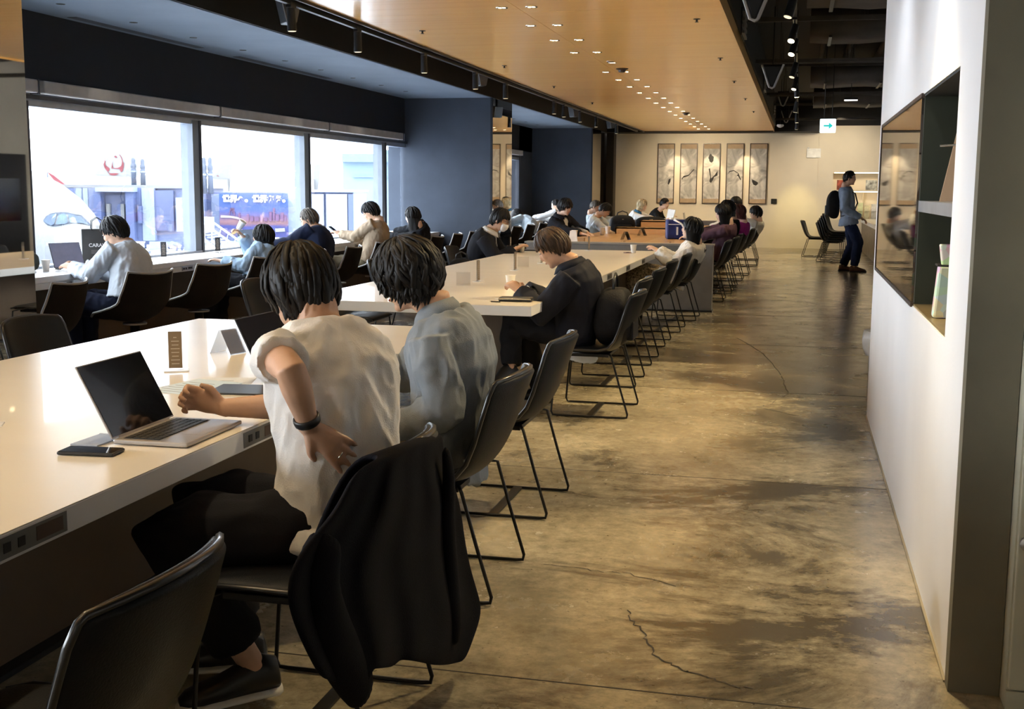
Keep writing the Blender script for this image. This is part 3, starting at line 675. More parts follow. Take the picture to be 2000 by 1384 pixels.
strokes = {0: [[(.62, .33), (.68, .40), (.80, .42), (.78, .36), (.68, .31)]], 1: [[(.12, .39), (.2, .43), (.5, .46), (.84, .57), (.80, .575), (.5, .48), (.22, .46), (.12, .42)]],
           2: [[(.3, .76), (.36, .81), (.45, .83), (.52, .80), (.62, .78), (.60, .71), (.5, .68), (.38, .70), (.34, .74)], [(.34, .58), (.42, .59), (.46, .50), (.50, .42), (.86, .47), (.80, .50), (.86, .55), (.70, .48), (.62, .40), (.50, .345), (.40, .37), (.44, .44)]],
           3: [[(.10, .49), (.2, .545), (.45, .56), (.72, .51), (.88, .40), (.84, .395), (.7, .46), (.62, .47), (.70, .50), (.45, .545), (.22, .53)]], 4: [[(.16, .41), (.3, .39), (.5, .36), (.5, .33), (.4, .305), (.26, .32), (.18, .36)]]}
pl = ['ink wash painting with a short black stroke, beside the painting of a rising stroke', 'ink wash painting with one long rising black stroke', 'middle ink wash painting with bold black calligraphic blots', 'ink wash painting with a curved arch-like stroke', 'ink wash painting with a single leaf-shaped blot, nearest the wall switch']
for i, (u0, u1) in enumerate(((1283.8, 1316.9), (1327.9, 1361.6), (1372.3, 1406.2), (1417.8, 1452), (1463.4, 1498.2))):
    a, c = PY(u0, 338, 29.96), PY(u1, 338, 29.96); w = c.x-a.x; z0, z1 = 1.075, 2.555; h = z1-z0
    t = thing('painting', pl[i], 'painting', (a.x, 29.985, z0))
    MB().box((.0, -.012, .0), (w, .0, h)).build('mount', MOUNT, t)
    MB().box((.02, -.014, .12), (w-.02, -.012, h-.13)).build('paper', PAPER, t)
    for q in (((0, -.03, 0), (.018, .01, h)), ((w-.018, -.03, 0), (w, .01, h)), ((.018, -.03, 0), (w-.018, .01, .018)), ((.018, -.03, h-.018), (w-.018, .01, h))): MB().box(*q).build('frame_bar', FRAME, t)
    for s_ in strokes[i]:
        MB().prism([(x*w, -.0155, z*h) for x, z in s_], (0, .0012, 0)).build('ink_stroke', INK, t)
    if i == 3: pass
for gx in (PY(1322, 338, 29.9).x, PY(1389, 338, 29.9).x, PY(1457, 338, 29.9).x):
    spot('picture_light', (gx, 29.45, 2.78), (gx, 29.99, 1.75), 45, 40, .5, (1, .78, .48), .02)
spot('floor_glow', (-.1, 28.6, 2.8), (-.05, 29.99, .5), 80, 40, .9, (1, .82, .28), .05)
spot('end_wall_wash', (-2.5, 27.2, 2.78), (-2.3, 29.9, 1.2), 210, 95, .9, (1, .80, .52), .1)
spot('end_wall_wash', (.8, 27.6, 2.9), (.9, 29.9, 1.9), 120, 80, .9, (1, .85, .62), .1)
a, c = PY(1576, 290, 29.97), PY(1603, 308, 29.97); t = thing('wall_sign', 'blank white square sign board projecting from the end wall', 'sign', (a.x, 29.99, c.z))
MB().box((0, -.03, 0), (c.x-a.x, 0, a.z-c.z)).build('board', pm('white_board', (.85, .84, .80), .5), t, bevel=.004); MB().box((.02, -.012, a.z-c.z), (.06, 0, a.z-c.z+.03)).build('bracket', CHROME, t)
a, c = PY(1506, 388, 29.97), PY(1517, 398, 29.97); t = thing('wall_switch', 'small black switch panel on the end wall beside the paintings', 'switch', (a.x, 29.99, c.z))
MB().box((0, -.02, 0), (c.x-a.x, 0, a.z-c.z)).build('plate', HOLE, t, bevel=.004); MB().box((.03, -.026, .03), (.07, -.02, .08)).build('key', pm('dark_key', (.03, .03, .03), .3), t)
# lit shelves in the niche of the end wall
SH = pm('cream_shelf', (.75, .66, .5), .5)
t = thing('niche_shelf', 'cream shelf board with lit underside in the end wall niche', 'shelf', (NX0, 30.0, 1.40))
MB().box((0, 0, 0), (NX1-NX0, .32, .035)).build('board', SH, t); MB().box((.02, .02, -.012), (NX1-NX0-.02, .05, 0)).build('light_strip', pm('warm_strip', (1, .85, .6), .5, emit=(1, .8, .5), es=9, var=0), t)
for k in range(5): MB().box((.3+k*.42, .25, -.6), (.32+k*.42, .32, 0)).build('bracket', SH, t)
t = thing('niche_lamp', 'warm light strip under the top of the end wall niche', 'light strip', (NX0, 30.02, NZ1-.02)); MB().box((.02, 0, 0), (NX1-NX0-.02, .03, .015)).build('light_strip', pm('warm_strip', (1, .85, .6), .5), t); MB().box((.02, .03, 0), (NX1-NX0-.02, .05, .018)).build('channel', CHROME, t)
for i, (u, w, cc, lab) in enumerate(((1647, .30, (.25, .05, .03), 'red-brown picture book standing on the niche shelf'), (1702, .26, (.35, .36, .34), 'pale grey picture book standing on the niche shelf'))):
    p = PY(u, 360, 30.12); t = thing('book', lab, 'book', (p.x, 30.16, 1.436), 0, 'books on the niche shelf')
    MB().box((-w/2, -.01, 0), (w/2, .012, .24)).build('cover', pm('book_cover_%d' % i, cc, .5, var=.5, vs=9), t); MB().box((-w/2+.01, -.005, .004), (w/2-.004, .008, .237)).build('pages', SH, t)
for k in range(9):
    t = thing('brochure_holder', 'clear brochure holder with pale leaflets in the lower niche', 'brochure holder', (NX0+.35+k*.16, 30.1, .73), 0, 'brochure holders in the niche')
    MB().box((-.06, 0, 0), (.06, .06, .34+.03*(k % 3))).build('leaflets', pm('leaflet_%d' % (k % 3), ((.75, .68, .45), (.7, .7, .66), (.62, .66, .4))[k % 3], .6, var=.2), t); MB().box((-.065, -.01, 0), (.065, -.004, .2)).build('front', glass_mat('clear_acrylic', (.95, .95, .95), .08), t)
t = thing('service_counter', 'white topped service counter with wood front along the niche wall', 'counter', (1.5, 23.7, 0))
MB().box((0, 0, 0), (.75, 6.2, .66)).build('body', wood_mat('grey_brown_counter_front', (.20, .16, .11), (.28, .22, .15), .5, .1, (2, 2, 9)), t); MB().box((-.02, -.02, .66), (.77, 6.22, .74)).build('top', COUNT, t, bevel=.004); MB().box((.03, .02, 0), (.7, 6.1, .05)).build('plinth', BLACKM, t)
spot('counter_light', (1.7, 27, 2.9), (1.7, 27.2, 0), 60, 80, .8)
# ================================================================== OUTSIDE: APRON, AIRCRAFT, JET BRIDGES
CFH = V((CF.x, CF.y, 0)).normalized(); CRH = V((CFH.y, -CFH.x, 0))
def EX(u, v, D):
    d = ray(u, v); return V((0, 0, CAM_H)) + d*(D/d.dot(CFH))
def ebox(m, u0, v0, u1, v1, D, depth):
    """solid box whose near face fills the pixel rectangle at depth D, running back by depth metres"""
    a, c = EX(u0, v1, D), EX(u1, v0, D); r = CRH; w = (c-a).dot(r)
    base = V((a.x, a.y, 0)); z0, z1 = a.z, c.z
    pts = [base, base+r*w, base+r*w+CFH*depth, base+CFH*depth]
    return m.prism([(p.x, p.y, z0) for p in pts], (0, 0, z1-z0))
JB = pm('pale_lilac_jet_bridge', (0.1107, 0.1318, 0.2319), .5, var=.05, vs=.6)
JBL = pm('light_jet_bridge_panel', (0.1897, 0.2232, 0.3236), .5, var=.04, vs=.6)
JBD = pm('dark_jet_bridge_panel', (0.0645, 0.0843, 0.1736), .5, var=.05, vs=.6)  # deeper lilac tone for some panels, door jambs, carts and wheels
SKYW = pm('aircraft_white', (.165, .168, .172), .35, var=.01)
RED = pm('aircraft_red', (0.1265, 0.0056, 0.0149), .45, var=.04)
GL = pm('cockpit_glass', (0.0496, 0.0806, 0.1364), .15, var=.25, vs=1.5)
struct(MB().box((-260, -60, -5.2), (-9, 300, -5.0)).build('apron_ground', pm('bright_concrete_apron', (.50, .53, .58), .8, var=.05, vs=.05)), 'bright concrete apron outside')
# jet bridge with open doorway
def tg(n, lab, cat, u, v, D, group=None):
    p = EX(u, v, D); return thing(n, lab, cat, (0, 0, 0), 0, group)
t = tg('jet_bridge', 'lilac grey jet bridge with a doorway behind the aircraft nose', 'jet bridge', 270, 470, 52)
ebox(MB(), 96, 364, 372, 470, 53, 6).build('tunnel', JB, t)
ebox(MB(), 88, 362, 378, 366, 52.8, 6.4).build('roof_edge', SKYW, t)
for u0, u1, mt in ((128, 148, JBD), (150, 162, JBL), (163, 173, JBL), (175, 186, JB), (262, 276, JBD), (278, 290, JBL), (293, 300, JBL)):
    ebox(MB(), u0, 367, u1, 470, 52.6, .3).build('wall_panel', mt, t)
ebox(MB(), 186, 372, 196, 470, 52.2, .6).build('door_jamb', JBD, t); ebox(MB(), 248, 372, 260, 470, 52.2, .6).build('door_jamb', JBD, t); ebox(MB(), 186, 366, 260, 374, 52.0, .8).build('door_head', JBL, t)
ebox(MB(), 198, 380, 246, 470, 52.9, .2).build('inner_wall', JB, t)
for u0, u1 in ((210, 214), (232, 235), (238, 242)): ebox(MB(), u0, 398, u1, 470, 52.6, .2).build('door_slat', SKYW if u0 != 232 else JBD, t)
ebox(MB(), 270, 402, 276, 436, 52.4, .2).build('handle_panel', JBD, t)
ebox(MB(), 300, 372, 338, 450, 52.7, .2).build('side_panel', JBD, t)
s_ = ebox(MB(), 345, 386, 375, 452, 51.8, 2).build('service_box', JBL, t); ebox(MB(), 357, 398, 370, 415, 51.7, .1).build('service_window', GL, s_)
t = tg('jet_bridge', 'pale jet bridge tunnel behind the poster panel', 'jet bridge', 620, 460, 56)
ebox(MB(), 395, 376, 570, 470, 56, 5).build('tunnel', JB, t); ebox(MB(), 560, 376, 600, 470, 55, 4).build('link_tunnel', JBL, t)
ebox(MB(), 606, 374, 690, 472, 55.5, 5).build('cab', JB, t); ebox(MB(), 604, 371, 692, 375, 55.2, 5.5).build('cab_roof', JBL, t)
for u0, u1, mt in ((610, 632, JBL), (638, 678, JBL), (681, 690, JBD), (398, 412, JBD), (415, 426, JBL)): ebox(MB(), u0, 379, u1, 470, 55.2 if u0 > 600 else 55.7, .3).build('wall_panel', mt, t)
for i, (u, v0, v1) in enumerate(((262, 308, 364), (280, 310, 364), (400, 307, 378), (412, 307, 378))):
    t = thing('vent_stack', 'grey lumpy vent stack on the jet bridge roof, %s' % ('one of the pair over the doorway' if i < 2 else 'one of the pair by the poster'), 'vent pipe', EX(u, v1, 54), 0, 'vent stacks on the jet bridge roofs')
    h = EX(u, v0, 54).z-EX(u, v1, 54).z
    MB().lathe([(.115, 0), (.11, h*.45), (.13, h*.5), (.125, h*.58), (.10, h*.62), (.13, h*.68), (.125, h*.76), (.09, h*.80), (.10, h*.9), (.08, h*.97), (.04, h)], n=14).build('pipe', pm('grey_blue_stack', (0.0651, 0.0825, 0.1215), .6), t, smooth=True)
    MB().lathe([(.14, h*.5), (.14, h*.55)], n=14).build('collar', JBL, t)
# poster panel
def poster_mat():
    M = bpy.data.materials.new('dusk_skyline_poster'); M.use_nodes = True; nt = M.node_tree; L = nt.links.new; b = nt.nodes['Principled BSDF']; N = nt.nodes.new
    tc = N('ShaderNodeTexCoord'); sx = N('ShaderNodeSeparateXYZ'); L(tc.outputs['Generated'], sx.inputs[0]); r = N('ShaderNodeValToRGB'); e = r.color_ramp.elements
    e[0].position = 0; e[0].color = (0.0139, 0.0163, 0.0977, 1); e[1].position = 1; e[1].color = (0.0163, 0.0558, 0.1860, 1)
    for p, c in ((.24, (0.0186, 0.0232, 0.1209)), (.29, (0.1023, 0.0465, 0.0651)), (.36, (0.1395, 0.0651, 0.0744)), (.46, (0.0790, 0.0512, 0.1302)), (.60, (0.0256, 0.0465, 0.1674))):
        q = e.new(p); q.color = (*c, 1)
    n = N('ShaderNodeTexNoise'); n.inputs['Scale'].default_value = 5; mp = N('ShaderNodeMapping'); mp.inputs['Scale'].default_value = (1, 1, 5); L(tc.outputs['Generated'], mp.inputs[0]); L(mp.outputs[0], n.inputs['Vector'])
    ad = N('ShaderNodeMath'); ad.operation = 'MULTIPLY_ADD'; ad.inputs[1].default_value = .10; L(n.outputs['Fac'], ad.inputs[0]); L(sx.outputs[2], ad.inputs[2])
    sb = N('ShaderNodeMath'); sb.operation = 'SUBTRACT'; sb.inputs[1].default_value = .05; L(ad.outputs[0], sb.inputs[0]); L(sb.outputs[0], r.inputs[0])
    L(r.outputs[0], b.inputs['Base Color']); b.inputs['Roughness'].default_value = .6; return M
PD = 54.0
t = thing('poster', 'blue dusk skyline poster with white Japanese slogan on the jet bridge', 'poster', (0, 0, 0))
ebox(MB(), 430, 378, 560, 462, PD, .3).build('panel', poster_mat(), t)
def flat(poly, mt, D=PD, nm='print_shape', th=.04):
    pts = [EX(u, v, D-.06) for u, v in poly]; MB().prism(pts, CFH*th).build(nm, mt, t)
PINK = pm('pink_tower_print', (0.0806, 0.0341, 0.0868), .6); GOLD = pm('gold_boat_print', (0.1860, 0.1240, 0.0434), .6); LIGHTP = pm('white_bridge_print', (0.2480, 0.2046, 0.1984), .6)
flat([(447, 420), (450, 406), (452, 406), (454, 418), (455, 406), (457, 406), (459, 420), (457, 420), (455.5, 411), (450, 411), (449, 420)], PINK, nm='bridge_tower')
flat([(431, 420), (448, 421), (462, 423), (474, 428), (482, 434), (474, 432), (462, 427), (448, 425), (431, 425)], LIGHTP, nm='bridge_deck')
flat([(450, 457), (466, 443), (476, 438), (474, 444), (462, 454), (452, 460)], GOLD, nm='light_trail')
for u, w, v in ((466, 3, 415), (482, 4, 418), (489, 6, 422), (497, 9, 424), (508, 5, 421), (516, 6, 425), (526, 5, 413), (533, 4, 406), (538, 7, 418), (548, 6, 415), (555, 4, 420)): flat([(u, 432), (u, v), (u+w, v), (u+w, 432)], PINK, nm='tower_block')
flat([(537, 446), (556, 445), (557, 452), (538, 453)], SKYW, nm='caption_block')
def text3d(txt, size, mt, parent, ext=.004, name='lettering', bold=0.0):
    cu = bpy.data.curves.new(name, 'FONT'); cu.body = txt; cu.size = size; cu.extrude = ext; cu.align_x = 'CENTER'; cu.align_y = 'CENTER'; cu.offset = bold
    o = bpy.data.objects.new(name, cu); COL.objects.link(o); bpy.context.view_layer.update()
    me = bpy.data.meshes.new_from_object(o.evaluated_get(bpy.context.evaluated_depsgraph_get())); bpy.data.objects.remove(o); bpy.data.curves.remove(cu)
    o = link(name, me, mt, parent); return o
o = text3d('世界へ。世界から。', .355, pm('white_slogan_paint', (.42, .42, .42), .6, var=.01), t, .02, 'slogan', .022)
p = EX(496, 389, PD-.08); o.location = p
xx = [v.co.x for v in o.data.vertices]; wd = max(xx)-min(xx) if xx else 1; cx = (max(xx)+min(xx))/2 if xx else 0
want = (EX(557, 389, PD)-EX(434, 389, PD)).length; sc = want/wd; o.scale = (sc, sc, 1)
o.matrix_world = Matrix.Translation(p) @ Matrix((CRH, V((0, 0, 1)), -CFH)).transposed().to_4x4() @ Matrix.Diagonal((sc, sc, 1, 1)) @ Matrix.Translation((-cx, 0, 0))
# boarding stairs
t = thing('boarding_stairs', 'white railed stairs below the poster', 'stairs', (0, 0, 0)); WR_ = pm('white_rail', (0.2790, 0.2914, 0.3224), .5)
for (u0, v0, u1, v1, dd) in ((402, 424, 484, 482, 44), (398, 436, 470, 487, 44), (396, 452, 450, 490, 45), (396, 462, 436, 492, 45)):
    MB().tube([EX(u0, v0, dd), EX(u1, v1, dd)], .04, 8).build('rail', WR_, t)
for k in range(6):
    u = 404+k*14; MB().tube([EX(u, 426+k*10, 44), EX(u-4, 440+k*10, 44), EX(u-4, 520, 44)], .022, 6).build('post', WR_, t)
for k in range(9): ebox(MB(), 396+k*8, 458+k*5, 408+k*8, 460+k*5, 44.3, 1.1).build('tread', JBL, t)
ebox(MB(), 376, 425, 400, 455, 44.2, 1.4).build('landing', JBL, t)
# terminal building and ground gear
t = thing('terminal_building', 'pale blue terminal building at the far right of the window', 'building', (0, 0, 0)); TB = pm('pale_blue_building', (0.1581, 0.2185, 0.2697), .7, var=.02, vs=.05); TB2 = pm('pale_blue_building_band', (0.1348, 0.1953, 0.2558), .7)
ebox(MB(), 672, 302, 860, 520, 95, 20).build('wall', TB, t); ebox(MB(), 668, 301, 862, 316, 94.4, 21).build('parapet', TB2, t); ebox(MB(), 738, 293, 762, 302, 95, 4).build('roof_unit', TB2, t); ebox(MB(), 690, 344, 862, 346, 94.8, .4).build('ledge', TB2, t)
t = thing('terminal_building', 'pale building glimpsed through the far window bay', 'building', (0, 0, 0)); ebox(MB(), 975, 345, 1015, 470, 70, 10).build('wall', TB2, t); ebox(MB(), 975, 343, 1015, 347, 69.8, 10).build('parapet', JB, t)
for i, (u, v, cc) in enumerate(((300, 478, JBD), (330, 483, SKYW), (345, 479, JBL), (310, 492, SKYW), (372, 486, JBD), (455, 486, JBD), (475, 482, JBD), (590, 462, JBL))):
    q = PZ(u, v+6, -5.0); t = thing('baggage_cart', '%s baggage cart on the apron' % ('white' if cc is SKYW else 'lilac grey'), 'cart', q, rad(30), 'carts on the apron')
    MB().box((-.9, -1.2, .4), (.9, 1.2, .6)).build('bed', cc, t); MB().box((-.8, -1.1, .6), (.8, 1.1, 1.5)).build('load', JBL if i % 2 else cc, t)
    for a_ in (-1, 1):
        for b_ in (-1, 1): MB().cyl((a_*.9, b_*.9, .25), (a_*.7, b_*.9, .25), .25, n=12).build('wheel', JBD, t)
# aircraft nose: lofted body seen almost head-on from the side
nose = thing('aircraft', 'white airliner nose with cockpit windows parked outside the window', 'airplane', (0, 0, 0))
ND = 46.0; tip = EX(196, 452, ND); ax = (CRH*.93-CFH*.37).normalized(); sd = V((ax.y, -ax.x, 0)); up = V((0, 0, 1))
prof = [(0, .05, -.05), (.12, .36, -.02), (.4, .70, .06), (.9, 1.08, .2), (1.6, 1.45, .36), (2.5, 1.78, .52), (3.6, 2.05, .62), (5.0, 2.25, .66), (7.5, 2.4, .66), (14, 2.4, .66), (26, 2.4, .66)]
rs = []
for d, r_, dz in prof:
    c = tip-ax*d+up*(dz-.35); rs.append([c+sd*(r_*cos(2*pi*j/40))+up*(r_*1.02*sin(2*pi*j/40)) for j in range(40)])
MB().rings(rs).build('fuselage', SKYW, nose, smooth=True)
def on_nose(u, v):
    o_ = V((0, 0, CAM_H)); d = ray(u, v).normalized(); best = None; q = ND-8.0
    while q < ND+14:
        p = o_+d*q; s_ = -(p-tip).dot(ax)
        if 0 < s_ < 24:
            for (d0, r0, z0), (d1, r1, z1) in zip(prof[:-1], prof[1:]):
                if d0 <= s_ <= d1:
                    f = (s_-d0)/(d1-d0); r_ = lerp(r0, r1, f); cz = lerp(z0, z1, f)-.35; c = tip-ax*s_+up*cz; e = p-c
                    if (e.dot(sd)/r_)**2+(e.z/(r_*1.02))**2 <= 1: return o_+d*(q-.06)
        q += .02
    return o_+d*ND
def glasspoly(poly, nm, mt, lift=0.0):
    pts = [on_nose(u, v)-CFH*lift for u, v in poly]; m = MB(); c = sum(pts, V((0, 0, 0)))/len(pts); n_ = len(pts)
    m.add(pts+[c], [(i, (i+1) % n_, n_) for i in range(n_)]); m.build(nm, mt, nose)
OUT = pm('cockpit_frame', (0.0434, 0.0558, 0.0806), .4)
glasspoly([(84, 431), (90, 422), (100, 416), (116, 414), (130, 414), (148, 418), (160, 420), (172, 432), (179, 440), (160, 437), (140, 436), (118, 440), (104, 442), (92, 439)], 'window_surround', OUT)
glasspoly([(86.5, 431), (93, 422), (110, 416.5), (111, 420), (106.5, 437), (101, 440), (93, 437)], 'cockpit_window', GL, .05)
glasspoly([(112, 438), (110, 436), (116, 419), (128, 416), (132, 424), (133, 434), (128, 437)], 'cockpit_window', GL, .05)
glasspoly([(137, 434), (134, 417), (148, 420), (158, 423), (174, 438), (160, 435)], 'cockpit_window', GL, .05)
# tail fins with the red round crane emblem, white against the sky
def fin(label, u, v, r, D, partial=False):
    t = thing('aircraft_tail', label, 'airplane tail'); 
    MB().prism([EX(u-r*3.0, v+r*2.6, D), EX(u+r*2.2, v+r*2.6, D), EX(u+r*2.8, v-r*2.6, D), EX(u+r*1.0, v-r*2.6, D)], CFH*.3).build('fin', SKYW, t)
    b0 = EX(u-r*2, v+r*3, D+.2); MB().cyl((b0.x, b0.y, .6)-CRH*8 if False else V((b0.x, b0.y, .3))-CRH*(9 if not partial else 3), V((b0.x, b0.y, .3))+CRH*(9 if not partial else 3), 2.2, 2.2, 20).build('fuselage', SKYW, t, smooth=True); MB().cyl(V((b0.x, b0.y, -5)), V((b0.x, b0.y, -1.5)), .25, n=10).build('landing_gear', JBD, t)
    def sh(poly, nm):
        pts = [EX(u+x*r, v-y_*r, D-.08) for x, y_ in poly]; MB().prism(pts, CFH*.03).build(nm, RED, t)
    def arc(a0, a1, r0, r1a, r1b, n=14):
        out = [(r0*cos(rad(lerp(a0, a1, k/n))), r0*1.18*sin(rad(lerp(a0, a1, k/n)))) for k in range(n+1)]
        return out+[(lerp(r1b, r1a, k/n)*cos(rad(lerp(a1, a0, k/n))), lerp(r1b, r1a, k/n)*1.18*sin(rad(lerp(a1, a0, k/n)))) for k in range(n+1)]
    if not partial:
        sh(arc(208, 128, .96, .80, .92), 'left_wing_arc'); sh(arc(52, -20, .92, .88, .80), 'right_wing_arc')
    sh([(-1.02, .10), (-.86, -.2), (-.58, -.42), (-.42, -.52), (-.44, -.78), (-.60, -.86), (-.84, -.62), (-.98, -.3)], 'left_wing')
    sh([(1.02, .10), (.86, -.2), (.62, -.40), (.38, -.50), (-.05, -.50), (-.22, -.40), (-.10, .18), (-.12, -.2), (-.26, -.56), (.30, -.60), (.60, -.62), (.72, -.92), (.88, -.84), (1.0, -.4)], 'right_wing_body')
    sh([(.02, .62), (.18, .74), (.26, .66), (.36, .60), (.22, .48), (.16, .56)], 'crest'); sh([(-.66, -.84), (-.36, -1.04), (.30, -1.02), (.52, -1.06), (.22, -1.22), (-.05, -1.28), (-.36, -1.2)], 'foot_arc')
fin('white tail fin with a red round crane emblem rising behind the jet bridge', 222, 318, 19.5, 118)
fin('white tail fin with a small red crane emblem beside the vent stacks', 423, 350, 11, 150, True)
fin('white tail fin with a small red crane emblem at the second mullion', 593, 352, 12, 150, True)
t = thing('aircraft_tail', 'red pointed tail tip above the aircraft nose', 'airplane tail'); MB().prism([EX(92, 336, 90), EX(104, 342, 90), EX(127, 360, 90), EX(112, 359, 90), (EX(104, 350, 90))], CFH*.3).build('fin_tip', RED, t); MB().tube([EX(92.5, 337, 89.8), EX(94, 366, 89.8)], .05, 6).build('mast', JBD, t); b0 = EX(100, 366, 91); MB().cyl(V((b0.x, b0.y, -5)), V((b0.x, b0.y, 1.6)), .8, n=14).build('tail_cone', SKYW, t)
# ================================================================== THINGS ON TABLES AND COUNTERS
TT = .7206
SILV = pm('laptop_aluminium', (.42, .40, .39), .35, m=.7, var=.03); KEYS = pm('black_keys', (.012, .012, .013), .5)
SCR = pm('black_glossy_screen', (.004, .004, .005), .12, var=0, coat=.3); BLKP = pm('black_plastic', (.014, .014, .016), .4)
PAPERW = pm('white_paper', (.80, .80, .78), .7, var=.02); CUPM = pm('white_paper_cup', (.82, .80, .76), .6, var=.02)
ACR = glass_mat('clear_acrylic', (.95, .95, .95), .08)
def laptop(label, loc, rz, w=.325, d=.215, ang=112, body=SILV, scr=SCR, keys=True):
    """screen faces local +x; hinge along local y at x=0"""
    t = thing('laptop', label, 'laptop', loc, rz)
    MB().box((0, -w/2, .002), (d, w/2, .014)).build('base', body, t, bevel=.004)
    if keys:
        kb = MB().box((.02, -w/2+.02, .0138), (.125, w/2-.02, .0146)).build('keyboard', pm('key_well', (.02, .02, .02), .5), t)
        for i in range(5):
            for j in range(13):
                MB().box((.023+i*.0205, -w/2+.025+j*(w-.05)/13, .0146), (.040+i*.0205, -w/2+.022+(j+1)*(w-.05)/13, .0162)).build('key', KEYS, kb)
        MB().box((.14, -.055, .0138), (.205, .055, .0143)).build('trackpad', body, t)
    a = rad(ang-90); ux, uz = -sin(a), cos(a); nx, nz = cos(a), sin(a)
    c = V((ux*d/2-.002, 0, .014+uz*d/2))
    MB().obox(c, V((ux, 0, uz))*(d/2), V((0, w/2, 0)), V((nx, 0, nz))*.003).build('lid', body, t, bevel=.002)
    MB().obox(c+V((nx, 0, nz))*.0034, V((ux, 0, uz))*(d/2-.004), V((0, w/2-.004, 0)), V((nx, 0, nz))*.0006).build('screen', scr, t)
    MB().cyl((-.002, -w/2+.03, .014), (-.002, w/2-.03, .014), .005, n=10).build('hinge', body, t)
    return t
laptop('open silver laptop with a black screen near the table edge', (-1.75, 2.897, TT), 0.02, .33, .215, 118)
laptop('open dark laptop half hidden by the man in the white T-shirt', (-1.80, 3.93, TT), -.02, .34, .23, 116, BLKP, pm('dark_plum_screen', (.010, .007, .010), .25, var=.1), False)
t = thing('smartphone', 'black smartphone lying on the white table beside the silver laptop', 'phone', (-1.742, 2.625, TT), rad(-84))
MB().box((-.036, -.076, .001), (.036, .076, .010)).build('body', BLKP, t, bevel=.004); MB().box((-.033, -.072, .010), (.033, .072, .0106)).build('screen', pm('phone_glass', (.008, .010, .02), .08, coat=.5), t); MB().box((-.0375, .02, .004), (-.036, .045, .007)).build('side_button', SILV, t)
t = thing('folder', 'thin black folder lying beside the papers on the white table', 'folder', (-1.80, 3.60, TT), rad(8)); MB().box((-.10, -.09, 0), (.10, .09, .006)).build('cover', BLKP, t, bevel=.002); MB().box((-.095, -.088, .001), (.103, .086, .005)).build('sheets', PAPERW, t)
for i, (x, y, r_, cc, lab) in enumerate(((-1.93, 3.70, .3, (.78, .80, .82), 'white sheet of paper under the others by the dark laptop'), (-1.99, 3.62, -.2, (.62, .74, .84), 'pale blue printed sheet by the dark laptop'), (-1.60, 3.33, .1, (.66, .76, .84), 'pale blue sheet at the table edge beneath the forearm'))):
    t = thing('paper_sheet', lab, 'paper', (x, y, TT+.0005*i), r_, 'loose sheets on the laptop table'); MB().box((-.10, -.14, 0), (.10, .14, .0005)).build('sheet', pm('sheet_%d' % i, cc, .7, var=.04), t)
    for k in range(6): MB().box((-.08, -.11+k*.035, .0005), (.07-(k % 3)*.02, -.105+k*.035, .0007)).build('print_line', pm('grey_print', (.25, .3, .36), .7), t)
t = thing('folder', 'silver tablet sleeve lying behind the silver laptop', 'sleeve', (-1.80, 2.745, TT), 0); MB().box((-.05, -.05, 0), (.03, .09, .004)).build('cover', pm('blue_grey_sleeve', (.30, .34, .42), .5), t, bevel=.001); MB().box((-.05, .085, .0), (.03, .092, .005)).build('zip', SILV, t)
def sign_stand(label, loc, rz, h=.155, w=.055, card=(.24, .17, .10)):
    t = thing('sign_stand', label, 'table sign', loc, rz, 'acrylic table signs')
    MB().box((-w/2, -.002, .004), (w/2, .002, h)).build('acrylic_plate', ACR, t)
    cd = MB().box((-w/2+.003, -.0032, .012), (w/2-.003, -.0022, h-.006)).build('card', pm('card_%02d' % int(card[0]*100), card, .6), t)
    for k in range(8):
        ww = (.006 if k == 0 else .016-.002*(k % 3)); MB().box((-ww, -.0038, h-.03-k*.014), (ww*(1 if k else 1), -.0032, h-.027-k*.014)).build('print_line', pm('pale_print', (.55, .48, .38), .6), cd)
    MB().prism([(-w/2-.015, -.025, 0), (w/2+.02, -.025, 0), (w/2+.02, .03, 0), (-w/2-.015, .03, 0)], (0, 0, .004)).build('base_plate', pm('frosted_acrylic', (.85, .85, .86), .25), t)
    return t
sign_stand('brown printed acrylic table sign in the middle of the laptop table', (-2.23, 3.92, TT), rad(28))
sign_stand('dark acrylic table sign at the near end of the laptop table', (-2.235, 2.86, TT), rad(28), .16, .055, (.05, .05, .055))
def tent(label, loc, rz, h=.10, card=(.62, .45, .27)):
    t = thing('tent_card', label, 'tent card', loc, rz, 'clear A-frame card holders')
    for s_ in (-1, 1):
        MB().prism([(-.05, s_*.055, 0), (.05, s_*.055, 0), (.05, s_*.004, h), (-.05, s_*.004, h)], (0, s_*.002, 0)).build('acrylic_face', ACR, t)
    if card: MB().prism([(-.046, -.0515, .004), (.046, -.0515, .004), (.046, -.003, h-.004), (-.046, -.003, h-.004)], (0, .001, 0)).build('card', pm('tent_card_paper_%02d' % int(card[0]*100), card, .6), t)
    return t
tent('clear A-frame holder with tan card behind the dark laptop', (-2.27, 4.42, TT), rad(75))
for i, (u, v) in enumerate(((934, 550), (1006, 528), (1058, 514), (1150, 489))):
    p = PZ(u, v, TT); sign_stand('slim acrylic sign on the cup-strewn table, %s' % ('beside the A-frame', 'behind the navy suited man\'s cup', 'in front of the masked man', 'near the grey partition')[i], (p.x, p.y, TT), rad(80), .16, .05, (.40, .33, .25))
for i, (u, v) in enumerate(((905, 556), (1022, 521))):
    p = PZ(u, v, TT); tent('clear A-frame card holder on the cup-strewn table, %s' % ('beside the nearest slim sign', 'beside the second slim sign')[i], (p.x, p.y, TT), rad(15), .09, None)
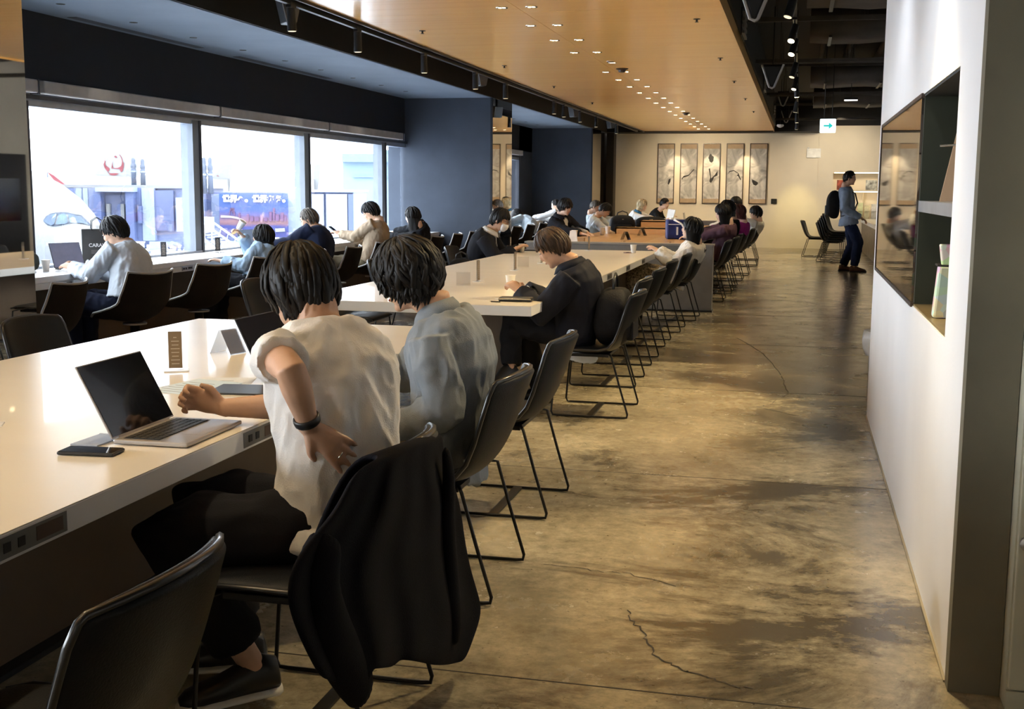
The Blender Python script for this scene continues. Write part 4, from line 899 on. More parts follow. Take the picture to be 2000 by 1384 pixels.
for i, (u, v, yy) in enumerate(((1222, 468, 14.9), (1254, 460, 16.0))):
    tent('clear A-frame card holder on the oak table, %s' % ('nearer the grey partition', 'nearer the oak riser')[i], (PZ(u, v, .726).x, PZ(u, v, .726).y, .7265), rad(70), .11, (.75, .6, .42))
def cup(label, loc, s=1.0, tilt=None):
    t = thing('paper_cup', label, 'cup', loc, 0, 'white paper cups')
    MB().lathe([(.024*s, 0), (.025*s, .002), (.034*s, .084*s), (.0355*s, .086*s), (.0355*s, .089*s), (.033*s, .089*s), (.0325*s, .08*s), (.0235*s, .006*s), (.001, .006*s)], n=24).build('cup_wall', CUPM, t, smooth=True)
    MB().lathe([(.0335*s, .0875*s), (.0362*s, .0865*s), (.0362*s, .0895*s), (.0335*s, .0895*s)], n=24).build('rolled_rim', CUPM, t, smooth=True)
    return t
for u, v, z, lab in ((997, 562, TT, 'white paper cup by the hands of the navy suited man'), (1019, 492, TT, 'white paper cup in front of the masked man'), (1237, 494, TT, 'white paper cup at the far end of the cup-strewn table'), (90, 529, TT, 'white paper cup beside the window laptop'), (540, 478, TT, 'white paper cup beside the blue suited man\'s laptop'), (400, 489, TT, 'white paper cup by the window sign'), (1176, 459, .7265, 'white paper cup on the oak table by the clear holder'), (1187, 456, .7265, 'white paper cup on the oak table in front of the black rucksack'), (1122, 465, .7265, 'white paper cup in front of the black-jacketed man')):
    p = PZ(u, v, z); cup(lab, p, 1.0 if p.y < 14 else 1.25)
p = PZ(1237, 494, TT); t = thing('saucer_lid', 'dark round lid lying beside the far paper cup', 'lid', (p.x-.06, p.y, TT)); MB().lathe([(.05, 0), (.05, .004), (.045, .006), (.02, .006)], n=20).build('disc', pm('dark_red_lid', (.08, .02, .02), .5), t); MB().lathe([(.02, .006), (.018, .010)], n=14).build('knob', BLKP, t)
# pouch and pen before the navy suited man
p = PZ(1008, 588, TT); t = thing('pouch', 'black zipped pouch on the table before the navy suited man', 'pouch', (p.x, p.y, TT), rad(4))
MB().box((-.105, -.05, 0), (.105, .05, .026)).build('body', BLKP, t, bevel=.012); MB().tube([(-.10, -.05, .016), (0, -.053, .018), (.10, -.05, .016)], .003, 6).build('zip', CHROME, t); MB().box((-.125, -.045, .01), (-.105, -.03, .016)).build('pull_tab', PAPERW, t)
p = PZ(968, 590, TT); t = thing('pen', 'short black pen beside the black pouch', 'pen', (p.x, p.y, TT+.004), rad(80)); MB().cyl((0, -.03, 0), (0, .03, 0), .004, n=8).build('barrel', BLKP, t); MB().cyl((0, .03, 0), (0, .04, 0), .004, .001, 8).build('tip', CHROME, t)
p = PZ(1040, 489, TT); t = thing('tablet', 'dark tablet with keyboard under the hands of the masked man', 'tablet', (p.x, p.y, TT), rad(-88)); MB().box((-.12, -.08, 0), (.12, .08, .012)).build('keyboard', BLKP, t, bevel=.003); MB().box((-.11, -.07, .012), (.11, .03, .0135)).build('keys', pm('grey_keys', (.09, .09, .09), .5), t)
# window counter things
p = PZ(128, 523, TT); laptop('small dark laptop with lit grey screen on the window counter', (-5.84, 8.62, TT), rad(-18), .30, .21, 108, BLKP, pm('dim_blue_screen', (.03, .03, .06), .2, emit=(.25, .28, .42), es=.30, var=.35, vs=6), True)
laptop('grey laptop open before the man in the blue suit', (-5.88, 12.05, TT), rad(-25), .30, .21, 108, pm('grey_laptop', (.12, .13, .15), .4, m=.4), pm('blue_grey_screen', (.05, .07, .10), .3, emit=(.20, .27, .40), es=.45, var=.08), False)
BAGG = pm('charcoal_paper_bag', (.055, .055, .055), .55, var=.1, bump=.2, bs=20)
t = thing('paper_bag', 'charcoal paper carrier bag with white lettering on the window counter', 'bag', (PZ(170, 516, TT).x+.10, PZ(170, 516, TT).y+.02, TT), rad(38))
m = MB(); hw, hd, h = .135, .06, .31; m.prism([(-hw, -hd, 0), (hw, -hd, 0), (hw*.98, hd, 0), (-hw*.98, hd, 0)], (0, 0, h)).build('bag_body', BAGG, t, bevel=.003)
MB().prism([(-hw*.96, -hd*.9, h), (hw*.96, -hd*.9, h), (hw*.96, hd*.9, h), (-hw*.96, hd*.9, h)], (0, 0, .002)).build('bag_mouth', HOLE, t)
for s_ in (-1, 1): MB().tube([(-.05, s_*hd, h-.01), (-.045, s_*hd*1.0, h+.07), (0, s_*hd, h+.10), (.045, s_*hd, h+.07), (.05, s_*hd, h-.01)], .004, 6).build('handle', BLKP, t, smooth=True)
o = text3d('CARAVEL', .042, pm('white_print', (.8, .8, .8), .6), t, .0006, 'lettering', .001); o.rotation_euler = (pi/2, 0, 0); o.location = (.01, -hd-.002, .17)
o = text3d('CARAVEL', .040, pm('white_print', (.8, .8, .8), .6), t, .0006, 'side_lettering', .001); o.rotation_euler = (pi/2, -pi/2, -pi/2); o.location = (-hw-.002, 0, .16)
for k in range(3): MB().box((-.06, -hd-.0025, .125-k*.012), (.03-k*.01, -hd-.001, .128-k*.012)).build('print_line', pm('grey_print2', (.3, .3, .3), .6), t)
t = thing('paper_bag', 'white paper bag standing behind the charcoal carrier bag', 'bag', (-5.98, 9.42, TT), rad(30)); MB().prism([(-.11, -.05, 0), (.11, -.05, 0), (.11, .05, 0), (-.11, .05, 0)], (0, 0, .34)).build('bag_body', PAPERW, t, bevel=.004); MB().tube([(-.05, -.05, .33), (-.03, -.05, .41), (.04, -.05, .42), (.06, -.05, .33)], .004, 6).build('handle', BLKP, t)
def soft_bag(name, label, cat, loc, rz, size, mt, seed, strap=True):
    t = thing(name, label, cat, loc, rz); sx, sy, sz = size; rs = []
    for k in range(9):
        f = k/8.0; e = (1-(2*f-1)**4)**.5 if 0 < f < 1 else .55; q = 1.0-.14*f
        rs.append([((sx/2)*e*q*math.copysign(abs(cos(2*pi*j/20))**.45, cos(2*pi*j/20))*(1+.10*mnoise.noise(V((j*.5, k*.6, seed)))), (sy/2)*e*q*math.copysign(abs(sin(2*pi*j/20))**.45, sin(2*pi*j/20))*(1+.12*mnoise.noise(V((j*.4, k*.7, seed+3)))), sz*f) for j in range(20)])
    MB().rings(rs).build('body', mt, t, smooth=True, sub=1)
    MB().box((-sx*.3, -sy*.54, sz*.12), (sx*.3, -sy*.36, sz*.45)).build('front_pocket', mt, t, bevel=.012)
    MB().tube([(-sx*.32, -sy*.30, sz*.72), (0, -sy*.42, sz*.76), (sx*.32, -sy*.30, sz*.72)], .004, 6).build('zip', CHROME, t)
    if strap: MB().tube([(-sx*.2, 0, sz*.93), (-sx*.17, 0, sz*1.12), (0, 0, sz*1.22), (sx*.17, 0, sz*1.12), (sx*.2, 0, sz*.93)], (.009), 8).build('handle', BLKP, t, smooth=True)
    return t
NYL = pm('black_nylon', (.006, .006, .008), .7, spec=.2, var=.2, bump=.3, bs=90)
soft_bag('backpack', 'dark slumped backpack behind the window laptop', 'backpack', (-5.97, 8.17, TT), rad(75), (.30, .16, .17), pm('dark_green_nylon', (.02, .027, .024), .7), 1, False)
soft_bag('backpack', 'black bag lying on the window counter beside the beige sweater', 'bag', (-5.80, 13.25, TT), rad(60), (.34, .18, .13), NYL, 2, False)
soft_bag('backpack', 'black bag on the chair seat behind the navy suited man', 'bag', (-1.10, 7.34, .428), rad(90), (.42, .25, .37), NYL, 4)
soft_bag('handbag', 'black handbag with a tall loop handle beside the masked man', 'bag', (-3.30, 11.50, .425), rad(20), (.30, .18, .28), NYL, 5)
soft_bag('backpack', 'black rucksack standing on the oak table', 'backpack', (-2.72, 18.75, .7265), rad(15), (.44, .28, .28), NYL, 6)
soft_bag('backpack', 'low black holdall lying on the oak table beside the rucksack', 'bag', (-2.5, 20.7, .7265), rad(10), (.6, .3, .22), NYL, 7, False)
t = thing('tissue', 'crumpled white tissue on the window counter beside the paper cup', 'tissue', (-5.72, 8.42, TT)); rs = [[(.07*e*(1+.3*mnoise.noise(V((j*.7, k, 1))))*cos(2*pi*j/14), .05*e*(1+.3*mnoise.noise(V((j*.9, k, 4))))*sin(2*pi*j/14), .012*k+.008*mnoise.noise(V((j, k, 9)))*(k > 0)) for j in range(14)] for k, e in enumerate((1, .95, .6, .1))]; MB().rings(rs).build('crumple', PAPERW, t)
MB().box((.02, -.05, .0), (.10, .03, .002)).build('flat_fold', PAPERW, t)
for i, (u, v) in enumerate(((314, 500), (416, 489))):
    p = PZ(u, v, TT); sign_stand('dark slim table sign on the window counter, %s' % ('beside the pale-shirted man', 'beyond the first mullion')[i], (-5.93 if i == 0 else -5.95, p.y-.25, TT), rad(40), .16, .06, (.045, .045, .05))
sign_stand('dark slim table sign on the window counter before the blue suited man', (-5.95, 12.45, TT), rad(40), .15, .055, (.046, .046, .05))
p = PZ(420, 496, TT); t = thing('eyeglasses', 'thin-framed spectacles lying on the window counter', 'glasses', (p.x+.05, p.y, TT), rad(60))
for s_ in (-1, 1): MB().tube([(s_*.033+.024*cos(a*pi/6), .018*sin(a*pi/6), .018+.004*sin(a)) for a in range(12)], .0018, 5, closed=True).build('rim', BLKP, t)
for s_ in (-1, 1): MB().tube([(s_*.058, 0, .018), (s_*.06, .06, .012), (s_*.055, .12, .003)], .0018, 5).build('temple', BLKP, t)
# oak table things
t = thing('cooler_bag', 'royal blue box bag with white cord on the oak table', 'bag', (-1.60, 16.6, .7265), rad(12)); BLU = pm('royal_blue_nylon', (.008, .022, .14), .6, var=.1)
MB().box((-.19, -.12, 0), (.19, .12, .27)).build('body', BLU, t, bevel=.02); MB().box((-.17, -.124, .20), (.17, -.118, .21)).build('zip', PAPERW, t); MB().box((-.06, -.126, .06), (-.035, -.12, .17)).build('white_tag', PAPERW, t)
MB().tube([(-.1, -.12, .27), (.0, -.16, .22), (.06, -.17, .12), (.12, -.15, .08), (.17, -.13, .2), (.15, -.12, .27)], .012, 8).build('cord', PAPERW, t, smooth=True)
t = thing('dish_rack', 'clear acrylic divider panel standing on the oak table', 'divider', (-1.9, 15.4, .7265)); MB().box((-.35, -.003, 0), (.35, .003, .10)).build('panel', ACR, t)
for s_ in (-1, 1): MB().box((s_*.3-.01, -.04, 0), (s_*.3+.01, .04, .012)).build('foot', ACR, t)
t = thing('document_stack', 'stack of white papers on the oak table by the holdall', 'papers', (-2.55, 21.6, .7265), .3)
for k in range(3): MB().box((-.16, -.12, k*.016), (.16, .12, k*.016+.014)).build('bundle', PAPERW, t)
t = thing('lunch_box', 'tan takeaway box on the oak table before the black-jacketed man', 'box', (-2.8, 15.1, .7265), .1); MB().prism([(-.12, -.08, 0), (.12, -.08, 0), (.12, .08, 0), (-.12, .08, 0)], (0, 0, .05)).build('tray', pm('kraft_card', (.42, .27, .14), .7), t, bevel=.004); MB().box((-.125, -.085, .05), (.125, .085, .058)).build('lid', pm('kraft_card', (.42, .27, .14), .7), t)
p = PZ(1150, 470, .7265); t = thing('poster_stand', 'white A-shaped acrylic stand at the oak table edge', 'stand', (p.x, 14.4, .7265), .1); MB().prism([(-.06, -.04, 0), (.06, -.04, 0), (.04, 0, .17), (-.04, 0, .17)], (0, .004, 0)).build('front', pm('frosted_acrylic', (.85, .85, .86), .25), t); MB().prism([(-.06, .04, 0), (.06, .04, 0), (.04, .004, .17), (-.04, .004, .17)], (0, .004, 0)).build('back', pm('frosted_acrylic', (.85, .85, .86), .25), t)
laptop('dark laptop open on the far white table under the paintings', (-2.2, 24.0, .7215), rad(0), .33, .22, 100, BLKP, SCR, False)
for i, (x, y) in enumerate(((-2.5, 24.2), (-2.35, 23.7), (-2.6, 23.5))): cup('cream cup among papers on the far white table', (x, y, .7215), 1.4)['group'] = 'cups on the far table'
# wall shelf things
def pastel():
    M = bpy.data.materials.new('pastel_patchwork_print'); M.use_nodes = True; nt = M.node_tree; L = nt.links.new; b = nt.nodes['Principled BSDF']; N = nt.nodes.new
    tc = N('ShaderNodeTexCoord'); vo = N('ShaderNodeTexVoronoi'); vo.inputs['Scale'].default_value = 26; L(tc.outputs['Object'], vo.inputs['Vector']); hs = N('ShaderNodeMix'); hs.data_type = 'RGBA'; hs.inputs[0].default_value = .62; L(vo.outputs['Color'], hs.inputs[6]); hs.inputs[7].default_value = (.85, .82, .66, 1); L(hs.outputs[2], b.inputs['Base Color']); b.inputs['Roughness'].default_value = .45; return M
t = thing('gift_pouch', 'pastel patterned paper pouch tied with cord in the wall recess', 'package', (.585, 4.5, .949), rad(0)); PP = pastel()
MB().prism([(-.10, -.03, 0), (.10, -.03, 0), (.09, -.02, .19), (-.085, -.02, .19)], (0, .06, 0)).build('pouch', PP, t, bevel=.01); MB().prism([(-.075, -.015, .19), (.08, -.015, .19), (.09, -.01, .265), (-.085, -.01, .265)], (0, .035, 0)).build('neck', PP, t, bevel=.005)
MB().tube([(-.09, -.03, .19), (0, -.035, .188), (.09, -.03, .19), (.09, .045, .19), (0, .05, .19), (-.09, .045, .19)], .004, 6, closed=True).build('cord', BLKP, t); MB().box((-.02, -.036, .06), (.02, -.03, .12)).build('label', BLKP, t)
t = thing('picture_frame', 'leaning tan board behind a thin bar on the upper wall shelf', 'board', (.70, 4.62, 1.366), rad(0)); MB().prism([(-.20, -.03, 0), (.13, -.03, 0), (.13, .08, .36), (-.12, .08, .36)], (0, .012, 0)).build('board', pm('tan_board', (.30, .22, .16), .6), t); MB().tube([(-.21, -.04, .20), (.13, -.02, .22)], .004, 6).build('bar', CHROME, t)
t = thing('waste_bin', 'waste bin with clear plastic liner at the end of the white wall', 'bin', (.62, 7.82, 0)); MB().prism([(-.12, -.12, 0), (.12, -.12, 0), (.14, .14, 0), (-.14, .14, 0)], (0, 0, .50)).build('bin_body', pm('grey_bin', (.3, .3, .3), .5), t, bevel=.02)
rs = [[((.16+.035*q+.02*mnoise.noise(V((j*.8, k*1.3, 2))))*cos(2*pi*j/22), (.15+.03*q+.02*mnoise.noise(V((j*.8, k, 7))))*sin(2*pi*j/22), z) for j in range(22)] for k, (q, z) in enumerate(((0, .36), (.6, .41), (1, .47), (.6, .52), (-.8, .51)))]
MB().rings(rs, False).build('plastic_liner', pm('cloudy_plastic', (.7, .73, .75), .25, alpha=.55), t, smooth=True)
# cabinet at the right edge
CAB = pm('pale_olive_cabinet', (.52, .51, .40), .45, var=.02)
t = thing('cabinet', 'pale cabinet with round knob beside the concrete pillar', 'cabinet', (.602, 3.29, 0)); MB().box((.0, .01, 0), (.9, .10, 2.3)).build('body', CAB, t); MB().box((.004, -.008, .06), (.45, .01, .955)).build('door', CAB, t, bevel=.003); MB().box((.004, -.008, .962), (.45, .01, 2.29)).build('upper_door', CAB, t, bevel=.003); MB().box((.0, -.004, 0), (.9, .012, .055)).build('plinth', CAB, t)
k_ = MB().lathe([(.010, 0), (.010, .02), (.02, .024), (.02, .036), (.012, .040)], n=18).build('knob', SILV, t); k_.rotation_euler = (pi/2, 0, 0); k_.location = (.022, -.008, .48)
# drinks machine seen in the mirror
t = thing('drinks_machine', 'black drinks machine with lit glass front past the white wall', 'machine', (1.6, 13.6, 0)); MB().box((0, 0, 0), (.8, 1.6, 1.85)).build('cabinet', BLACKM, t, bevel=.01); MB().box((-.01, .15, .95), (0, .75, 1.65)).build('lit_front', pm('lit_glass_front', (.2, .3, .35), .1, emit=(.45, .6, .7), es=.6, var=.4, vs=6), t); MB().box((-.02, .9, .9), (0, 1.4, 1.5)).build('panel', SCR, t)
# ================================================================== PEOPLE
def remesh(mb, vox, smooth=4, name='body', fac=.5):
    me = mb.mesh('tmp'); o = bpy.data.objects.new('tmp', me); COL.objects.link(o)
    r = o.modifiers.new('r', 'REMESH'); r.mode = 'VOXEL'; r.voxel_size = vox
    s_ = o.modifiers.new('s', 'SMOOTH'); s_.factor = fac; s_.iterations = smooth
    dg = bpy.context.evaluated_depsgraph_get(); dg.update()
    out = bpy.data.meshes.new_from_object(o.evaluated_get(dg)); out.name = name
    bpy.data.objects.remove(o); bpy.data.meshes.remove(me)
    for p in out.polygons: p.use_smooth = True
    return out
def folds(me, amp, sc, seed, axis=(1, 1, .45), ridge=True, zmin=None):
    n = [v.normal.copy() for v in me.vertices]; sd = V((seed*3.1, seed*1.7, seed*.9))
    for v, nn in zip(me.vertices, n):
        p = V((v.co.x*axis[0], v.co.y*axis[1], v.co.z*axis[2]))*sc+sd
        q = mnoise.noise(p); w = mnoise.noise(p*2.3+V((5, 1, 2)))
        h = ((.35-abs(q))*1.6 if ridge else q)+.35*w
        v.co += nn*(amp*h)
    me.update()
SKIN = pm('skin_light', (.56, .33, .215), .5, var=.05, vs=12, bump=.06, bs=150)
SKIN2 = pm('skin_pale', (.66, .43, .31), .5, var=.04, vs=12, bump=.05, bs=150)
LIP = pm('lips', (.38, .13, .10), .4); EYE = pm('eye_dark', (.012, .009, .008), .2); EYEW = pm('eye_white', (.6, .57, .54), .3)
def hairm(name, c): return pm(name, c, .5, var=.35, vs=40, spec=.28, stretch=(1, 1, .15))
HBLK = hairm('black_hair', (.006, .005, .005)); HBRN = hairm('brown_hair', (.055, .030, .016)); HGRY = hairm('grey_brown_hair', (.09, .075, .06)); HBLD = hairm('blond_hair', (.42, .33, .19)); HRED = hairm('reddish_hair', (.07, .022, .016))
def cloth(name, c, **k):
    d = dict(r=.9, var=.05, vs=10, bump=.25, bs=260, spec=.15); d.update(k); return pm(name, c, **d)
def ik(a, t, l1, l2, pole):
    d = t-a; L = max(.02, min(d.length, (l1+l2)*.995)); dn = d.normalized(); t = a+dn*L
    x = (l1*l1-l2*l2+L*L)/(2*L); h = math.sqrt(max(1e-6, l1*l1-x*x)); pp = pole-dn*pole.dot(dn)
    pp = pp.normalized() if pp.length > 1e-5 else dn.orthogonal().normalized()
    return a+dn*x+pp*h, t
def hand(mb, W_, d, pn, side, curl=35, s=1.0, spread=.5, thumb=1.0):
    """W_ wrist, d pointing along hand, pn the way the palm faces, side: +1 thumb towards lat"""
    d = V(d).normalized(); pn = V(pn); pn = (pn-d*pn.dot(d)).normalized(); lat = d.cross(pn)*side
    mb.tube([W_-d*.02*s, W_+d*.012*s, W_+d*.045*s, W_+d*.082*s, W_+d*.094*s], [(.025*s, .019*s), (.028*s, .018*s), (.038*s, .0165*s), (.041*s, .0145*s), (.036*s, .010*s)], 12, flat=lat)
    for i, (o_, ln, sp) in enumerate(((.030, .92, .20), (.010, 1.0, .05), (-.010, .95, -.08), (-.029, .76, -.22))):
        p = W_+d*(.080-.006*(i == 3)-.002*(i == 0))*s+lat*(o_*s); a = rad(curl*.45); P = [p]; R = [.0108*s]; ln *= s
        for k, sg in enumerate((.043, .027, .021)):
            dd = (d+lat*(sp*spread)).normalized()*cos(a)+pn*sin(a); p = p+dd*(sg*ln); P.append(p); R.append((.0100, .0088, .0068)[k]*s); a += rad(curl)
        mb.tube(P, R, 8)
    p = W_+d*.022*s+lat*.028*s; dd = (lat*.75+d*.75+pn*.25*thumb).normalized(); P = [W_+d*.008*s+lat*.014*s, p]
    P.append(p+dd*.036*s); dd = (lat*.25+d+pn*.55*thumb).normalized(); P.append(P[-1]+dd*.032*s)
    mb.tube(P, [.015*s, .0145*s, .0115*s, .0078*s], 8)
def interp(tab, x):
    for (a, u), (b, w) in zip(tab[:-1], tab[1:]):
        if a <= x <= b:
            t = (x-a)/(b-a); t = t*t*(3-2*t); return u+(w-u)*t
    return tab[-1][1]
STY = {  # azimuth from face: hairline angle from crown (deg), hang length, thickness
    'short': dict(line=[(0, 68), (40, 70), (70, 86), (85, 100), (110, 120), (180, 136)], hang=[(0, 0), (180, 0)], th=.017),
    'crop': dict(line=[(0, 56), (40, 60), (70, 82), (85, 98), (110, 116), (180, 130)], hang=[(0, 0), (180, 0)], th=.010),
    'mop': dict(line=[(0, 80), (40, 84), (70, 98), (90, 106), (115, 122), (180, 136)], hang=[(0, .012), (60, .02), (90, .03), (180, .02)], th=.026),
    'shag': dict(line=[(0, 82), (35, 88), (60, 104), (90, 112), (120, 124), (180, 136)], hang=[(0, .015), (40, .035), (80, .05), (120, .06), (180, .065)], th=.030),
    'bob': dict(line=[(0, 66), (35, 76), (55, 98), (90, 108), (120, 115), (180, 120)], hang=[(0, 0), (45, .0), (60, .07), (180, .085)], th=.022),
    'long': dict(line=[(0, 62), (35, 74), (55, 98), (90, 108), (120, 115), (180, 120)], hang=[(0, 0), (45, .0), (60, .20), (120, .27), (180, .30)], th=.020),
}
def hair_mesh(C, Rm, s, style, nl, seed, wave=.0):
    st = STY[style]; rg = random.Random(seed); m = MB(); rx, ry, rz = .0775*s, .096*s, .112*s; th = st['th']*s
    def pt(a, ph, off):
        sp, cp = sin(ph), cos(ph); p = V(((rx+off)*sp*sin(a), (ry+off)*sp*cos(a)-.004*s, (rz+off)*cp))
        return p
    NA, NP = 36, 9; rings = []
    for k in range(NP+2):
        ring = []
        for j in range(NA):
            a = 2*pi*j/NA; ad = abs((math.degrees(a)+180) % 360-180); pe = rad(interp(st['line'], ad))*(1+.05*mnoise.noise(V((cos(a)*3, sin(a)*3, seed*1.3))))
            f = min(k, NP)/NP; ph = .02+pe*f; off = th*(.6+.4*sin(min(1, f*1.6)*pi/2))*(1-.55*max(0, (f-.6)/.4)**1.5*(ad > 50)) if k <= NP else -.012*s
            if k > NP: ph -= .05
            off += th*.25*mnoise.noise(V((a*2.1, ph*3, seed)))*(k <= NP)
            ring.append(C+Rm @ pt(a, ph, off))
        rings.append(ring)
    m.rings(rings)
    zdir = V((0, 0, -1))
    for i in range(nl):
        a = rg.uniform(0, 2*pi); ad = abs((math.degrees(a)+180) % 360-180); pe = rad(interp(st['line'], ad))*rg.uniform(.84, 1.09); hg = interp(st['hang'], ad)*rg.uniform(.75, 1.1)*s
        p0 = rg.uniform(.05, pe*.75); o0 = th*rg.uniform(.6, 1.05); P = []; n = 6; da = rg.uniform(-.25, .25)
        for k in range(n):
            f = k/(n-1.0); P.append(C+Rm @ pt(a+da*f+wave*sin(f*6+i)*.12, p0+(pe-p0)*f, o0*(.85+.3*sin(f*pi))*(1-.5*max(0, (f-.55)/.45)**1.5*(ad > 50))))
        d = (P[-1]-P[-2]).normalized(); q = P[-1]
        if hg > .004:
            for k in range(4):
                d = (d*.45+zdir*.75+V((rg.uniform(-.1, .1), rg.uniform(-.1, .1), 0))*(1+wave*3)-(Rm @ V((sin(a), cos(a), 0)))*.10).normalized(); q = q+d*(hg/4); P.append(q)
        else:
            q = q+(d*.6+zdir*.4)*.012*s; P.append(q)
        w = rg.uniform(.006, .013)*s*(1.25 if hg > .1 else 1); k = len(P)
        m.tube(P, [(w*(.5 if t == 0 else 1.0 if t < k-2 else .55 if t == k-2 else .12), .0045*s*(1 if t < k-1 else .3)) for t in range(k)], 6, flat=Rm @ V((cos(a), -sin(a), 0)))
    if max(h for _, h in st['hang']) > .07:      # solid curtain under long hair
        rs = []
        for k in range(8):
            ring = []
            for j in range(21):
                a = rad(62)+(2*pi-rad(124))*j/20; ad = abs((math.degrees(a)+180) % 360-180); pe = rad(interp(st['line'], ad))*.97; b0 = C+Rm @ pt(a, pe, th*.8)
                ring.append(b0+zdir*(interp(st['hang'], ad)*s*k/7)-(Rm @ V((sin(a), cos(a), 0)))*((.030 if ad < 110 else -.012)*s*(k/7)))
            rs.append(ring)
        vs = [p for r in rs for p in r]; N = 21; inn = [p+(C+zdir*.1-p)*.16 for p in vs]
        m.add(vs, [(k*N+j, k*N+j+1, (k+1)*N+j+1, (k+1)*N+j) for k in range(7) for j in range(20)])
        m.add(inn, [(k*N+j, (k+1)*N+j, (k+1)*N+j+1, k*N+j+1) for k in range(7) for j in range(20)])
    return m

def person(label, P, C, face, hface=None, hpitch=10, hroll=0, twist=0, wrists=None, elbows=(None, None), ankles=None, feet=None, knees=(None, None),
           skin=SKIN, hair=HBLK, style='short', locks=40, top=None, sleeve='long', bottom=None, shoe=None, vox=.009, s=1.0, hands=None, jacket=None, seed=1, wave=0.0, loose=1.0, collar=None, curl=(35, 35), arch=.035, sole=None, group=None, fold=.010, shw=.172, standing=False, handdirs=(None, None), palms=(None, None), hem=0.0, spread=.5, ear=True, bare=0.0, fsc=13, nb=None, slim=(1, 1), thigh=1.0):
    P, C = V(P), V(C); rg = random.Random(seed)
    hface = face if hface is None else hface
    f = V((-sin(rad(face)), cos(rad(face)), 0)); rt = V((f.y, -f.x, 0)); up = V((0, 0, 1))
    hf0 = V((-sin(rad(hface)), cos(rad(hface)), 0)); hr0 = V((hf0.y, -hf0.x, 0)); Q = Matrix.Rotation(rad(-hpitch), 3, hr0) @ Matrix.Rotation(rad(hroll), 3, hf0)
    hf, hu, hr = Q @ hf0, Q @ up, Q @ hr0; Rm = Matrix((hr, hf, hu)).transposed()
    Nk = C-hu*.105*s-hf*.022*s; Nb = (C-hu*.098*s-up*.030*s-(hf*.02+f*.042)*s) if nb is None else V(nb)
    org = V((P.x, P.y, 0)); root = thing('person', label, 'person', org, 0, group)
    ctrl = (P+Nb)/2-f*arch*2
    def sp(t): return P*(1-t)**2+ctrl*2*t*(1-t)+Nb*t*t
    tw = Matrix.Rotation(rad(twist), 3, (Nb-P).normalized()); rs_ = tw @ rt
    def frame(t):
        d = (sp(min(1, t+.05))-sp(max(0, t-.05))).normalized(); r_ = rt.lerp(rs_, t).normalized(); r_ = (r_-d*r_.dot(d)).normalized(); return sp(t), d, r_, d.cross(r_)
    def torso(m, grow, lo=0.0, hi=1.0, sc=1.0):
        prof = ((-.16, .145, .105), (0, .168, .118), (.18, .158, .112), (.38, .152, .112), (.58, .168, .122), (.74, .178, .118), (.86, .160, .098), (.94, .105, .078), (1.0, .066, .062))
        rings = []
        for t, w, d_ in prof:
            if t < lo or t > hi: continue
            p, d, r_, fw = frame(max(0, t)); 
            if t < 0: p = P+(P-sp(.1)).normalized()*(-t*.5)
            w = w*s*sc*(slim[0] if t < .7 else 1)+grow; d_ = d_*s*sc*slim[1]+grow*.9
            rings.append([p+r_*(w*math.copysign(abs(cos(2*pi*j/24))**.85, cos(2*pi*j/24)))+fw*(d_*math.copysign(abs(sin(2*pi*j/24))**.85, sin(2*pi*j/24))) for j in range(24)])
        m.rings(rings)
    S3, d3, r3, f3 = frame(.80); sh = [S3-r3*shw*s+d3*.012, S3+r3*shw*s+d3*.012]   # left, right
    U, Fo, Th, Ca = .285*s, .25*s, .43*s, .42*s
    if wrists is None: wrists = (sh[0]+f*.25-up*.28, sh[1]+f*.25-up*.28)
    arms = []
    for i in (0, 1):
        sg = -1 if i == 0 else 1; w_ = V(wrists[i])
        if elbows[i] is not None: e = V(elbows[i])
        else: e, w_ = ik(sh[i], w_, U, Fo, (rt*sg*.55-up*.8-f*.25))
        arms.append((sh[i], e, w_))
    if ankles is None: ankles = [P+f*.42+rt*sg*.10+V((0, 0, .085-P.z)) for sg in (-1, 1)]
    legs = []
    for i in (0, 1):
        sg = -1 if i == 0 else 1; h = P+rt*sg*.085*s-up*.02; a_ = V(ankles[i])
        if knees[i] is not None: k_ = V(knees[i])
        else: k_, a_ = ik(h, a_, Th, Ca, f*1.0+up*.75+rt*sg*.12) if not standing else ik(h, a_, Th, Ca, f)
        legs.append((h, k_, a_))
    def rel(m): m.v = [tuple(V(v)-org) for v in m.v]; return m
    # --- body: one continuous skin surface
    m = MB(); torso(m, -.012, sc=.86)
    m.tube([Nb-up*.03, Nb+up*.02, Nk, C-hu*.06*s], [.062*s, .055*s, .052*s, .055*s], 14)
    m.ell(C+hu*.012*s, (.0745*s, .093*s, .104*s), Rm, 20, 14); m.ell(C+hf*.028*s-hu*.060*s, (.056*s, .062*s, .060*s), Rm, 16, 10); m.ell(C+hf*.070*s-hu*.100*s, (.026*s, .022*s, .018*s), Rm, 12, 8)
    m.ell(C+hf*.072*s-hu*.03*s, (.05*s, .022*s, .045*s), Rm, 12, 8)
    m.tube([C+hf*.086*s+hu*.012*s, C+hf*.103*s-hu*.022*s, C+hf*.099*s-hu*.037*s, C+hf*.08*s-hu*.038*s], [.008*s, .011*s, .0125*s, .01*s], 8)
    m.ell(C+hf*.087*s-hu*.066*s, (.022*s, .010*s, .009*s), Rm, 10, 6); m.ell(C+hf*.076*s+hu*.028*s, (.05*s, .016*s, .012*s), Rm, 10, 6)
    for sg in (-1, 1): m.ell(C+hr*(sg*.079*s)-hf*.012*s-hu*.014*s, (.0095*s, .019*s, .031*s), Rm @ Matrix.Rotation(rad(-sg*22), 3, 'Z'), 12, 8)
